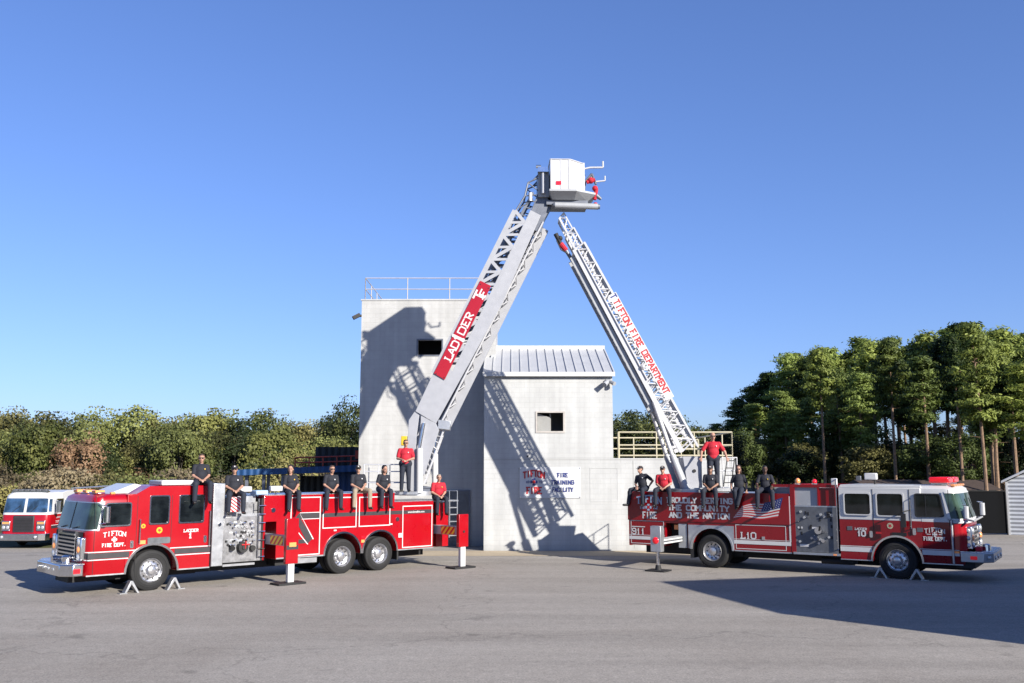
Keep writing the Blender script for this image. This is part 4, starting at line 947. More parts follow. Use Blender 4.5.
    def truss(yh, t0, t1, k, dU, dL, w, m, name, parent=None, rung=True, thick=.07):
        mb = MB(); un = Vector((.47, .88))
        def u_(t): p = UC(t); return (p[0] - dU * .88, p[1] - dU * .47)
        def l_(t): p = LC(t); return (p[0] + dL * .88, p[1] + dL * .47)
        for y in (-yh, yh):
            a, b = u_(t0), u_(t1); mb.bar((a[0], y, a[1]), (b[0], y, b[1]), w, w)
            a, b = l_(t0), l_(t1); mb.bar((a[0], y, a[1]), (b[0], y, b[1]), thick, w)
            for i in range(k):
                q0, q1, q2 = t0 + (t1 - t0) * i / k, t0 + (t1 - t0) * (i + .5) / k, t0 + (t1 - t0) * (i + 1) / k
                a, b, c = l_(q0), u_(q1), l_(q2)
                mb.tube((a[0], y, a[1]), (b[0], y, b[1]), w * .38, w * .38, 6).tube((b[0], y, b[1]), (c[0], y, c[1]), w * .38, w * .38, 6)
        if rung:
            kk = int((t1 - t0) * 9.6 / .33)
            for i in range(kk):
                a = l_(t0 + (t1 - t0) * (i + .5) / kk); mb.tube((a[0], -yh, a[1]), (a[0], yh, a[1]), .02, .02, 6)
        a, b = l_(t1), u_(t1)
        for y in (-yh, yh): mb.tube((a[0], y, a[1]), (b[0], y, b[1]), w * .5, w * .5, 6)
        for q in (a, b): mb.tube((q[0], -yh, q[1]), (q[0], yh, q[1]), w * .5, w * .5, 6)
        return mb.build(name, m, parent)
    B = put(truss(.5, 0, .86, 15, 0, 0, .075, MT['boomw'], 'boom', R, thick=.16))
    truss(.41, .03, .93, 18, .06, .05, .055, MT['boomw'], 'second_section', B)
    truss(.33, .06, 1., 20, .1, .09, .045, MT['boomw'], 'fly_section', B)
    mb = MB()      # shaded lower channel on the underside
    a, b = LC(.18), LC(.84)
    for y0, y1 in ((-.42, -.36), (.36, .42)): mb.prism([(a[0] - .1, a[1] - .05), (a[0] - .24, a[1] - .12), (b[0] - .24, b[1] - .12), (b[0] - .1, b[1] - .05)], y0, y1)
    a, b = LC(.2), LC(.82); mb.tube((a[0] - .06, -.25, a[1]), (b[0] - .06, -.25, b[1]), .06, .06, 10).tube((a[0] - .06, .2, a[1]), (b[0] - .06, .2, b[1]), .045, .045, 10)
    mb.build('belly_channel', MT['grey'], B)
    mb = MB(); a, b = LC(.3), LC(.86); mb.tube((a[0] + .12, -.56, a[1]), (b[0] + .12, -.56, b[1]), .035, .035, 8); p = LC(.33); mb.ball((p[0] + .1, -.58, p[1] + .2), .1, 8)
    mb.build('waterway', MT['boomw'], B)
    u = Vector((4.54, 0, -8.5)).normalized(); v = Vector((.882, 0, .471))
    a, b = UC(.64), UC(.2)
    S = MB().prism([(a[0] - .17, a[1] - .09), (a[0] + .1, a[1] + .053), (b[0] + .1, b[1] + .053), (b[0] - .17, b[1] - .09)], -.56, -.545).build('sign', MT['signw'], B)
    o = Vector((a[0] - .12, -.565, a[1] - .064))
    slab('lettering', S, 'TIFTON FIRE DEPARTMENT', o + u * .25, u, v, .2, 3.78, MT['letterr'], t=.2)
    slab('lettering', S, 'T', o + u * .02 + v * .0, u, v, .2, .16, MT['letternavy'], t=.2)
    nz = MB().ball((-4.62, -.3, 11.55), .1, 10, 1).tube((-4.78, -.3, 11.72), (-4.6, -.3, 11.35), .085, .07, 12, 1).tube((-4.6, -.3, 11.35), (-4.4, -.3, 11.1), .1, .09, 10, 0).tube((-4.4, -.3, 11.1), (-4.1, -.25, 10.6), .07, .06, 10, 2).path([(-4.75, -.4, 11.45), (-4.6, -.45, 11.1), (-4.35, -.42, 10.95)], .02, 6, 1)
    put(nz.build('water_nozzle', [MT['redc'], MT['dark'], MT['boomd']], R))
    return R
RT = ladder_truck_right()

# ---------------------------------------------------------------- white-topped engine parked far left
def engine():
    R = empty('fire_engine', (-23.95, 52.0, -.8), R_(90), 'white-topped red fire engine parked facing the camera at the left edge', 'fire truck')
    s = -1
    rings = [(.5, 2.1, .3, .03), (.56, 2.12, .3, 0), (1.7, 2.12, .3, 0), (1.76, 2.1, .3, .0), (2.55, 1.94, .3, .06), (2.7, 1.9, .32, .09), (2.84, 1.75, .4, .2)]
    cab_loft('cab', R, s, rings, .74, [MT['red'], MT['white']], [0, 0, 1, 1, 1, 1])
    arc = arch_pts(0, .5, .66, .7, 14, rev=True)
    MB().prism([(-.74, .5), (-.662, .5)] + arc[1:-1] + [(.662, .5), (1.8, .5), (1.8, 1.72), (-.74, 1.72)], 0, 2.5).build('crew_cab', MT['red'], R, bevel=.01)
    MB().prism([(-.74, 1.722), (1.8, 1.722), (1.8, 2.9), (-.2, 2.9), (-.74, 2.8)], .003, 2.497).build('crew_cab_top', MT['white'], R, bevel=.02)
    MB().box(1.82, 2.9, .0, 2.5, .6, 2.6).build('pump_panel', MT['steel'], R)
    MB().prism([(2.92, .6)] + arch_pts(5.0, .6, .66, .66, 14, rev=True) + [(7.4, .6), (7.4, 2.5), (2.92, 2.5)], 0, 2.5).build('body', MT['red'], R, bevel=.01)
    MB().box(2.0, 7.2, .3, 2.2, 2.5, 2.75).build('hose_bed', MT['white'], R, bevel=.02)
    mb = MB()
    for y in (.25, .5, .75): mb.tube((1.9, y, 2.98), (6.5, y, 3.02), .03)
    for k in range(10): mb.tube((2.1 + k * .45, .25, 2.99), (2.1 + k * .45, .75, 2.99), .02)
    mb.build('ladder_rack', MT['alu'], R)
    MB().box(-.74, .74, .32, 2.2, .45, 1.15).box(-1.9, 7.0, .75, 1.75, .3, .56).box(4.2, 5.8, .6, 1.9, .4, 1.2).build('chassis', MT['dark'], R)
    ws = loft_patch('windshield', R, s, rings, .74, 4.5, 8.85, 1.82, 2.54, .014, MT['wsglassb']); loft_patch('windshield', R, s, rings, .74, 9.15, 13.5, 1.82, 2.54, .014, MT['wsglassb'])
    loft_patch('quarter_glass', R, s, rings, .74, 1.6, 3.9, 1.85, 2.5, .014, MT['wsglassb'])
    MB().bar((-2.14, .95, 1.84), (-2.05, .6, 2.2), .02, .02).bar((-2.14, 1.9, 1.84), (-2.05, 1.5, 2.2), .02, .02).build('wiper', MT['black'], ws)
    g = MB().box(-2.2, -2.1, .72, 1.78, .82, 1.66).build('grille', MT['dgrey'], R, bevel=.02)
    mb = MB()
    for k in range(9): mb.box(-2.215, -2.2, .78, 1.72, .88 + k * .075, .915 + k * .075)
    mb.build('grille_bars', MT['dark'], g)
    for y0 in (.14, 1.94):
        h = MB().box(-2.2, -1.95, y0, y0 + .44, .88, 1.4).build('headlight', MT['chrome'], R, bevel=.03)
        MB().ball((-2.2, y0 + .12, 1.06), .09, 12, 0, (.4, 1, 1)).ball((-2.2, y0 + .33, 1.06), .09, 12, 0, (.4, 1, 1)).box(-2.22, -2.19, y0 + .05, y0 + .39, 1.24, 1.34, 1).build('lens', [MT['lampglass'], MT['amber']], h)
    b = MB().prismz([(-1.9, -.02), (-2.4, -.02), (-2.6, .25), (-2.6, 2.25), (-2.4, 2.52), (-1.9, 2.52)], .42, .76).build('bumper', MT['chrome'], R, bevel=.02)
    MB().box(-2.61, -2.602, .45, 2.05, .48, .7).build('bumper_panel', MT['panelgrey'], b); MB().ball((-2.62, .4, .6), .08, 10).ball((-2.62, 2.1, .6), .08, 10).build('bumper_lamp', MT['lampglass'], b)
    window(R, rect(-1.4, -.62, 1.8, 2.5)); window(R, rect(-.35, .35, 1.8, 2.5)); window(R, rect(.6, 1.4, 1.8, 2.5))
    mirror_head(R, -1.7, -.3, 1.8, 2.4, s=-1)
    mb = MB(); seg_y(mb, -1.8, -.7, -.006, .98, 1.12, 1); seg_y(mb, .7, 1.8, -.006, .98, 1.12, 1); seg_y(mb, -1.8, -.7, -.006, 1.13, 1.16, 0); seg_y(mb, .7, 1.8, -.006, 1.13, 1.16, 0); seg_y(mb, 2.95, 4.3, -.006, .98, 1.12, 1); seg_y(mb, 5.7, 7.4, -.006, .98, 1.12, 1)
    mb.build('reflective_stripe', [MT['letterw'], MT['dgrey']], R, smooth=0)
    slab('lettering', R, 'ENGINE', (-1.3, -.008, 1.5), (1, 0, 0), (0, 0, 1), .07, .5, MT['letterw'], t=.2); slab('lettering', R, 'TIFTON', (-1.35, -.008, 1.26), (1, 0, 0), (0, 0, 1), .1, .6, MT['letterw'], t=.2)
    lb = MB().box(-1.75, -1.5, .3, 2.2, 2.84, 2.9).build('light_bar', MT['chrome'], R)
    mb = MB()
    for k in range(6): mb.box(-1.78, -1.5, .35 + k * .31, .6 + k * .31, 2.9, 3.0)
    mb.build('lens', MT['panelgrey'], lb, bevel=.02)
    fender(R, 0, .5, .66, .7); fender(R, 5.0, .6, .66, .66)
    for x in (0, 5.0): wheel(R, x, .02, .53, .3, dish=x > 1); wheel(R, x, 2.48, .53, .3, dish=x > 1, side=-1)
    return R
engine()
# ---------------------------------------------------------------- the ground
def sm(t): t = max(0., min(1., t)); return t * t * (3 - 2 * t)
def hgt(x, y): return -.8 * sm((-14 - x) / 8) * sm((y - 36) / 12)
def sheet(name, xs, ys, dz, m, hole=None):
    vs = [(x, y, hgt(x, y) + dz) for y in ys for x in xs]; nx = len(xs)
    fs = [(j * nx + i, j * nx + i + 1, (j + 1) * nx + i + 1, (j + 1) * nx + i) for j in range(len(ys) - 1) for i in range(nx - 1)]
    me = bpy.data.meshes.new(name); me.from_pydata(vs, [], fs); me.materials.append(m)
    me.polygons.foreach_set('use_smooth', [True] * len(fs)); o = link(bpy.data.objects.new(name, me)); o['kind'] = 'structure'; return o
def frange(a, b, n): return [a + (b - a) * i / n for i in range(n + 1)]

def ground_mat(name, cols, scales, rough=.95, speck=0., speckscale=90, crack=0., bump=.2, patches=None):
    m, nt, b = _nodes(name); N = nt.nodes; Lk = nt.links
    tc = N.new('ShaderNodeTexCoord'); O = tc.outputs['Object']
    n1 = N.new('ShaderNodeTexNoise'); n1.inputs['Scale'].default_value = scales[0]; n1.inputs['Detail'].default_value = 8; n1.inputs['Roughness'].default_value = .62; n1.inputs['Distortion'].default_value = .6; Lk.new(O, n1.inputs['Vector'])
    n2 = N.new('ShaderNodeTexNoise'); n2.inputs['Scale'].default_value = scales[1]; n2.inputs['Detail'].default_value = 6; n2.inputs['Roughness'].default_value = .8; Lk.new(O, n2.inputs['Vector'])
    r = N.new('ShaderNodeValToRGB'); e = r.color_ramp.elements
    e[0].position = .36; e[1].position = .64; e[0].color = (*cols[0], 1); e[1].color = (*cols[-1], 1)
    if len(cols) > 2: q = e.new(.5); q.color = (*cols[1], 1)
    Lk.new(n1.outputs['Fac'], r.inputs['Fac'])
    mr = N.new('ShaderNodeMapRange'); mr.inputs['From Min'].default_value = .3; mr.inputs['From Max'].default_value = .7; mr.inputs['To Min'].default_value = .84; mr.inputs['To Max'].default_value = 1.13
    Lk.new(n2.outputs['Fac'], mr.inputs['Value'])
    last = mr.outputs[0]
    def mul(a, b_):
        q = N.new('ShaderNodeMath'); q.operation = 'MULTIPLY'; Lk.new(a, q.inputs[0]); Lk.new(b_, q.inputs[1]); return q.outputs[0]
    if speck:
        # stone chips in the surface, as fine as the camera can see
        v = N.new('ShaderNodeTexNoise'); v.inputs['Scale'].default_value = speckscale; v.inputs['Detail'].default_value = 3; v.inputs['Roughness'].default_value = .9; Lk.new(O, v.inputs['Vector'])
        q = N.new('ShaderNodeMapRange'); q.inputs['From Min'].default_value = .34; q.inputs['From Max'].default_value = .66; q.inputs['To Min'].default_value = 1 - speck; q.inputs['To Max'].default_value = 1 + speck; Lk.new(v.outputs['Fac'], q.inputs['Value'])
        last = mul(last, q.outputs[0])
    if crack:
        v = N.new('ShaderNodeTexVoronoi'); v.feature = 'DISTANCE_TO_EDGE'; v.inputs['Scale'].default_value = crack
        wv = N.new('ShaderNodeTexNoise'); wv.inputs['Scale'].default_value = .8; wv.inputs['Detail'].default_value = 6; Lk.new(O, wv.inputs['Vector'])
        va = N.new('ShaderNodeVectorMath'); va.operation = 'MULTIPLY_ADD'; va.inputs[1].default_value = (3, 3, 3); Lk.new(wv.outputs['Color'], va.inputs[0]); Lk.new(O, va.inputs[2]); Lk.new(va.outputs[0], v.inputs['Vector'])
        q = N.new('ShaderNodeMapRange'); q.inputs['From Min'].default_value = .0; q.inputs['From Max'].default_value = .005; q.inputs['To Min'].default_value = .76; q.inputs['To Max'].default_value = 1; Lk.new(v.outputs['Distance'], q.inputs['Value'])
        last = mul(last, q.outputs[0])
        # long faint tyre-worn bands and a few oil spots
        mp = N.new('ShaderNodeMapping'); mp.inputs['Scale'].default_value = (.04, .55, 1); mp.inputs['Rotation'].default_value = (0, 0, .12); Lk.new(O, mp.inputs['Vector'])
        n3 = N.new('ShaderNodeTexNoise'); n3.inputs['Scale'].default_value = 1.4; n3.inputs['Detail'].default_value = 7; n3.inputs['Roughness'].default_value = .6; Lk.new(mp.outputs[0], n3.inputs['Vector'])
        q = N.new('ShaderNodeMapRange'); q.inputs['From Min'].default_value = .35; q.inputs['From Max'].default_value = .65; q.inputs['To Min'].default_value = .88; q.inputs['To Max'].default_value = 1.07; Lk.new(n3.outputs['Fac'], q.inputs['Value']); last = mul(last, q.outputs[0])
        n4 = N.new('ShaderNodeTexNoise'); n4.inputs['Scale'].default_value = .9; n4.inputs['Detail'].default_value = 2; Lk.new(O, n4.inputs['Vector'])
        q = N.new('ShaderNodeMapRange'); q.inputs['From Min'].default_value = .22; q.inputs['From Max'].default_value = .31; q.inputs['To Min'].default_value = .66; q.inputs['To Max'].default_value = 1; Lk.new(n4.outputs['Fac'], q.inputs['Value']); last = mul(last, q.outputs[0])
    vm = N.new('ShaderNodeVectorMath'); vm.operation = 'SCALE'; Lk.new(r.outputs['Color'], vm.inputs[0]); Lk.new(last, vm.inputs['Scale']); Lk.new(vm.outputs[0], b.inputs['Base Color'])
    bp = N.new('ShaderNodeBump'); bp.inputs['Strength'].default_value = bump; bp.inputs['Distance'].default_value = .015; Lk.new(n2.outputs['Fac'], bp.inputs['Height']); Lk.new(bp.outputs['Normal'], b.inputs['Normal'])
    b.inputs['Roughness'].default_value = rough; b.inputs['Specular IOR Level'].default_value = .25
    return m
GM = ground_mat('grass_ground', [(.03, .038, .012), (.06, .065, .023), (.105, .09, .045)], (.25, 9), bump=.8)
AM = ground_mat('worn_asphalt', [(.222, .2, .174), (.246, .225, .198), (.268, .247, .22)], (.12, 5), speck=.3, speckscale=26, crack=.085, bump=.25)
CM = ground_mat('concrete_apron', [(.33, .27, .19), (.38, .315, .225)], (.4, 6), speck=.1, speckscale=30, bump=.15)
xs = [-900, -400, -150, -80] + frange(-60, 60, 60) + [80, 150, 400, 900]; ys = [-300, -100, -30] + frange(-10, 110, 60) + [150, 300, 700, 1600]
sheet('ground', xs, ys, 0, GM)
sheet('asphalt_lot', frange(-34, 44, 39), frange(-14, 50, 32), .006, AM)
sheet('asphalt_lane', frange(-11.9, 44, 14), frange(50.01, 62, 6), .006, AM)
sheet('concrete_apron', frange(-8.5, 9.3, 8), frange(36.6, 38.86, 2), .012, CM)
# dry verge and low weeds at the far-left edge of the lot
# ---------------------------------------------------------------- the training building
def rail_run(mb, p0, p1, n, h, r=.025, levels=(1., .5)):
    p0 = Vector(p0); p1 = Vector(p1)
    for k in range(n + 1):
        p = p0.lerp(p1, k / n); mb.tube(p, p + Vector((0, 0, h)), r, r, 6)
    for l in levels: mb.tube(p0 + Vector((0, 0, h * l)), p1 + Vector((0, 0, h * l)), r, r, 6)
def building():
    B = empty('training_building', (0, 40, 0), 0, 'pale concrete-block fire training building with square tower and white metal roof', 'building')
    def bld(mb, name, m, **k):
        mb.v = [(x, y - 40, z) for x, y, z in mb.v]; return mb.build(name, m, k.pop('parent', B), **k)
    # walls; the two front openings are real holes
    def wall_with_hole(mb, x0, x1, z0, z1, y, th, hx0, hx1, hz0, hz1, mi=0):
        for a in ((x0, hx0, z0, z1), (hx1, x1, z0, z1), (hx0, hx1, z0, hz0), (hx0, hx1, hz1, z1)): mb.box(a[0], a[1], y, y + th, a[2], a[3], mi)
    Y1, Y2 = 38.88, 41.3
    mb = MB(); wall_with_hole(mb, -1.14, 4.12, 3.705, 7.2, Y1 + .004, .3, 1.02, 2.1, 4.78, 5.55)
    mb.box(-1.14, -.84, Y1 + .31, 46.5, 3.705, 7.2).box(3.82, 4.12, Y1 + .31, 46.5, 3.705, 7.2).box(-.84, 3.82, 46.2, 46.5, 3.705, 7.2)
    mb.prismx([(Y1 + .3, 7.2), (46.5, 7.2), (42.7, 8.5)], 3.83, 4.1); bld(mb, 'upper_room', MT['wall'], smooth=0)
    mb = MB(); mb.box(-1.14, 9.06, Y1, 46.5, 0, 3.7); bld(mb, 'lower_block', MT['wall'], smooth=0)
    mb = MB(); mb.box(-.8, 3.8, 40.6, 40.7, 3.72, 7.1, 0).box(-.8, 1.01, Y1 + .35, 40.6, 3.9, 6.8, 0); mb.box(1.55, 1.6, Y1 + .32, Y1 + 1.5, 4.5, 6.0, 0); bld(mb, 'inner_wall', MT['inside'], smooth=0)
    mb = MB(); ring(mb, rect(.96, 2.16, 4.72, 5.6), rect(1.03, 2.09, 4.79, 5.54), Y1 - .025, Y1 + .02); fr = bld(mb, 'window_frame', MT['railw'], smooth=0)
    mb = MB(); mb.prism([(1.04, 5.52), (1.04, 4.8), (1.55, 4.8), (1.55, 5.36)], Y1 + .2, Y1 + .23); bld(mb, 'shutter_lit_part', MT['inside'], parent=fr, smooth=0)  # slanted top follows the edge of sunlight, light put into its shape
    mb = MB(); wall_with_hole(mb, -6.62, -.72, 0, 10.62, Y2, .3, -4.13, -3.07, 8.2, 8.87)
    mb.box(-6.62, -6.32, Y2 + .301, 47, 0, 10.62).box(-1.02, -.72, Y2 + .301, 47, 0, 10.62).box(-6.32, -1.02, 46.7, 47, 0, 10.62).box(-6.32, -1.02, Y2 + .301, 46.7, 10.2, 10.4); bld(mb, 'tower', MT['wall2'], smooth=0)
    mb = MB(); ring(mb, rect(-4.18, -3.02, 8.15, 8.92), rect(-4.12, -3.08, 8.21, 8.86), Y2 - .02, Y2 + .05); bld(mb, 'window_frame', MT['boomd'], smooth=0)
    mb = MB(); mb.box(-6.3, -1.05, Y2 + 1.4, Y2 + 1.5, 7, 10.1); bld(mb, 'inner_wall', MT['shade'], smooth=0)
    mb = MB(); mb.box(-6.66, -.68, Y2 - .03, Y2 + .33, 10.62, 10.68); bld(mb, 'coping', MT['wall'], smooth=0)
    mb = MB(); mb.box(-3.0, -1.85, Y2 - .04, Y2 + .02, .02, 2.3); d = bld(mb, 'door', MT['panelgrey'], smooth=0)
    mb = MB(); mb.box(-3.06, -3.0, Y2 - .06, Y2 + .02, .02, 2.36).box(-1.85, -1.79, Y2 - .06, Y2 + .02, .02, 2.36).box(-3.0, -1.85, Y2 - .06, Y2 + .02, 2.3, 2.36); bld(mb, 'door_frame', MT['boomd'], parent=d, smooth=0)
    # roof with standing seams
    mb = MB(); zr, ze = 8.62, 7.18; yr, ye = 42.7, 38.74
    for a, b in ((ye, yr), (46.8, yr)):
        mb.quad((-1.18, a, ze), (4.18, a, ze), (4.18, b, zr), (-1.18, b, zr)); 
    n = 14
    for k in range(n + 1):
        x = -1.17 + 5.34 * k / n
        mb.bar((x, ye, ze + .02), (x, yr, zr + .02), .04, .03, (1, 0, 0)); mb.bar((x, 46.8, ze + .02), (x, yr, zr + .02), .035, .06, (1, 0, 0))
    mb.bar((-1.2, yr, zr + .03), (4.2, yr, zr + .03), .3, .05); bld(mb, 'roof', MT['roofm'], smooth=0)
    mb = MB(); mb.box(-1.2, 4.2, ye - .05, ye - .01, ze - .16, ze + .02); mb.prismx([(ye, ze - .16), (ye, ze + .01), (yr, zr + .01), (yr, zr - .16)], 4.18, 4.22); bld(mb, 'fascia', MT['white'], smooth=0)
    mb = MB(); mb.prism([(-1.14, 7.0), (-.72, 7.0), (-.72, 8.2), (-.9, 8.2)], 41.2, 41.29); bld(mb, 'flashing', MT['roofm'], smooth=0)
    # railings
    mb = MB(); rail_run(mb, (-6.5, Y2 + .15, 10.66), (-.9, Y2 + .15, 10.66), 3, 1.0, .022, (1, .5, .03)); rail_run(mb, (-6.5, Y2 + .15, 10.66), (-6.5, 46.8, 10.66), 3, 1.0, .022, (1, .5, .03)); rail_run(mb, (-.9, Y2 + .15, 10.66), (-.9, 46.8, 10.66), 3, 1.0, .022, (1, .5)); rail_run(mb, (-6.5, 46.8, 10.66), (-.9, 46.8, 10.66), 4, 1.0, .022, (1, .5))
    bld(mb, 'roof_railing', MT['railw'])
    mb = MB(); rail_run(mb, (4.35, Y1 + .12, 3.7), (8.98, Y1 + .12, 3.7), 3, 1.05, .035, (1, .5, .1)); rail_run(mb, (8.98, Y1 + .12, 3.7), (8.98, 46.3, 3.7), 4, 1.05, .035, (1, .5)); rail_run(mb, (4.35, 46.3, 3.7), (8.98, 46.3, 3.7), 3, 1.05, .035, (1, .5)); rail_run(mb, (6.5, 41.0, 3.7), (8.0, 41.0, 3.7), 2, .8, .03, (1, .5))
    mb.tube((4.35, Y1 + .12, 3.7), (4.35, Y1 + .12, 4.75), .05); bld(mb, 'roof_railing', MT['cream'])
    mb = MB(); mb.box(3.85, 4.0, Y1 - .12, Y1, 6.75, 6.9).tube((3.9, Y1 - .15, 6.8), (3.75, Y1 - .35, 6.65), .09, .11, 10).tube((4.02, Y1 - .12, 6.8), (4.18, Y1 - .3, 6.7), .07, .09, 10); bld(mb, 'security_light', MT['grey'])
    mb = MB(); mb.box(-6.72, -6.62, Y2 + .02, Y2 + .12, 9.9, 10.0).bar((-6.7, Y2 + .05, 10.0), (-6.98, Y2 - .1, 9.82), .16, .1); bld(mb, 'security_light', MT['dark'])
    mb = MB(); mb.box(.6, .66, Y1 - .03, Y1, 3.74, 3.8); bld(mb, 'wall_bracket', MT['dark'])
    # sealed doorway showing as a faint outline
    mb = MB(); ring(mb, rect(3.15, 4.3, 1.95, 3.32), rect(3.19, 4.26, 1.99, 3.28), Y1 - .008, Y1 + .01); bld(mb, 'blocked_window', MT['wall'], smooth=0)
    mb = MB(); mb.box(4.9, 4.925, Y1 - .004, Y1 + .01, .1, 3.6); mb.box(-1.14, 9.06, Y1 - .004, Y1 + .01, 3.62, 3.64); bld(mb, 'wall_joint', MT['inside'], smooth=0)
    return B
building()
# banner on the wall (hangs on it: a thing of its own)
S = empty('wall_banner', (1.545, 38.86, 2.1), 0, 'white banner reading TIFTON FIRE and FIRE TRAINING FACILITY hung on the block wall', 'banner')
def pillow():
    mb = MB(); nx, nz = 16, 8
    for j in range(nz + 1):
        for i in range(nx + 1):
            x = -1.24 + 2.48 * i / nx; z = 1.24 * j / nz; mb.v.append((x, -.012 - .008 * math.sin(i * .9) * math.sin(j * .8), z))
    for j in range(nz):
        for i in range(nx): mb.f.append((j * (nx + 1) + i, j * (nx + 1) + i + 1, (j + 1) * (nx + 1) + i + 1, (j + 1) * (nx + 1) + i)); mb.m.append(0)
    return mb.build('banner_sheet', MT['signw'], S, recalc=False)
pillow()
u, v = (1, 0, 0), (0, 0, 1)
slab('lettering', S, 'TIFTON', (-1.1, -.03, .86), u, v, .24, .88, MT['letterr'], t=.2, arc=.09)
maltese('emblem', S, (-.66, -.03, .64), u, v, .15, MT['letternavy'], MT['letterr'])
slab('lettering', S, '18', (-1.0, -.03, .6), u, v, .08, .16, MT['letternavy'], t=.2); slab('lettering', S, '72', (-.48, -.03, .6), u, v, .08, .16, MT['letternavy'], t=.2)
slab('lettering', S, 'FIRE', (-.98, -.03, .18), u, v, .24, .64, MT['letterr'], t=.2)
slab('lettering', S, 'FIRE', (.28, -.03, .84), u, v, .15, .44, MT['letternavy'], t=.2)
slab('lettering', S, 'TRAINING', (.03, -.03, .55), u, v, .15, .94, MT['letternavy'], t=.2)
slab('lettering', S, 'FACILITY', (.07, -.03, .26), u, v, .15, .86, MT['letternavy'], t=.2)
mb = MB()
for x in (-1.2, 1.2):
    for z in (.04, 1.2): mb.tube((x, -.02, z), (x, -.03, z), .022, .022, 8)
mb.build('grommet', MT['chrome'], S)

# ---------------------------------------------------------------- blue training containers behind the left truck
T = empty('training_shelter', (-9.5, 47, 0), 0, 'blue steel training shelter with awning roof and orange-railed black container on top', 'shelter')
MB().prism([(-3.35, 2.95), (-3.35, 3.22), (2.6, 3.45), (2.6, 3.15)], -2.2, 2.6).build('awning_roof', MT['bluem'], T, smooth=0)
MB().box(.9, 2.75, -1.2, 2.4, 0, 3.14).build('container', MT['bluewall'], T, smooth=0)
MB().box(-1.2, .9, 1.6, 2.2, 0, 2.9).build('rear_panel', MT['blackrib'], T, smooth=0)
mb = MB()
for x in (-3.0, -2.2, -1.3): mb.box(x - .07, x + .07, -1.8, -1.66, 0, 3.1)
for x in (-3.0, -1.3): mb.box(x - .07, x + .07, 2.2, 2.34, 0, 3.0)
mb.build('post', MT['boomd'], T, smooth=0)
MB().box(-.35, 2.1, .9, 2.3, 3.35, 4.35).build('upper_container', MT['blackrib'], T, smooth=0)
mb = MB(); rail_run(mb, (-1.1, -.2, 3.3), (2.3, -.2, 3.4), 5, .5, .035, (1., .5)); mb.box(1.85, 2.15, -.3, -.26, 3.75, 4.15); mb.build('orange_railing', MT['orange'], T)

# ---------------------------------------------------------------- fence, shed, houses at the right
F = empty('screen_fence', (18, 48, 0), 0, 'black screened fence between the right truck cab and white shed', 'fence')
MB().box(-4.4, 6.6, 0, .03, .08, 2.14).build('screen', MT['fence'], F, smooth=0)
for k in range(6):
    MB().tube((-4.4 + k * 2.2, -.04, 0), (-4.4 + k * 2.2, -.04, 2.2), .035, .035, 8).build('post', MT['dark'], F)
MB().tube((-4.4, -.04, 2.16), (6.6, -.04, 2.16), .02).build('top_rail', MT['dark'], F)
H = empty('storage_shed', (27.95, 48.2, 0), R_(-28), 'white lap-sided shed at the right edge beyond the fence', 'shed')
MB().box(-2.75, 3, -1.6, 3, 0, 2.62).prism([(-2.75, 2.62), (3, 2.62), (.1, 4.1)], -1.6, 3).build('wall', MT['siding'], H, smooth=0)
mb = MB(); mb.prism([(-3.0, 2.55), (-3.0, 2.66), (.1, 4.25), (.1, 4.14)], -1.85, 3.2).prism([(3.25, 2.55), (3.25, 2.66), (.1, 4.25), (.1, 4.14)], -1.85, 3.2); mb.build('roof', MT['roofm'], H, smooth=0)
MB().box(-2.82, -2.72, -1.64, -1.56, 0, 2.62).build('corner_trim', MT['white'], H, smooth=0)
def house(x, y, w, d, hw, hr, label):
    H = empty('house', (x, y, 0), R_(8), label, 'house')
    MB().box(-w / 2, w / 2, -d / 2, d / 2, 0, hw).build('wall', MT['siding'], H, smooth=0)
    MB().prismx([(-d / 2 - .4, hw - .1), (d / 2 + .4, hw - .1), (0, hr)], -w / 2 - .4, w / 2 + .4).build('roof', MT['roofbrown'], H, smooth=0)
    for k in (-.25, .2):
        f = MB().box(w * k - .6, w * k + .6, -d / 2 - .03, -d / 2 + .02, hw * .35, hw * .8).build('window', MT['glass'], H, smooth=0)
        mb = MB(); ring(mb, rect(w * k - .68, w * k + .68, hw * .35 - .08, hw * .8 + .08), rect(w * k - .6, w * k + .6, hw * .35, hw * .8), -d / 2 - .06, -d / 2 - .02); mb.build('frame', MT['white'], f, smooth=0)
house(41.0, 90, 6, 5, 1.4, 2.2, 'low house with brown shingle roof seen between the pine trunks behind the fence')
house(35.5, 92, 5, 5, 1.5, 2.2, 'small low house just behind the right truck cab roof among pines')
# workshop out of the frame to the right: it throws the long shadow over the lot
K = empty('workshop', (14.3, 17.6, 0), R_(16.3), 'tan metal workshop standing right of the picture', 'building')
MB().box(0, 22, -6.4, 0, 0, 6.5).build('wall', MT['siding'], K, smooth=0); MB().box(-.05, 22, -6.45, .05, 6.5, 6.56).build('roof', MT['roofm'], K, smooth=0)
MB().box(3, 6.5, .001, .03, 0, 4).build('roller_door', MT['alu'], K, smooth=0)
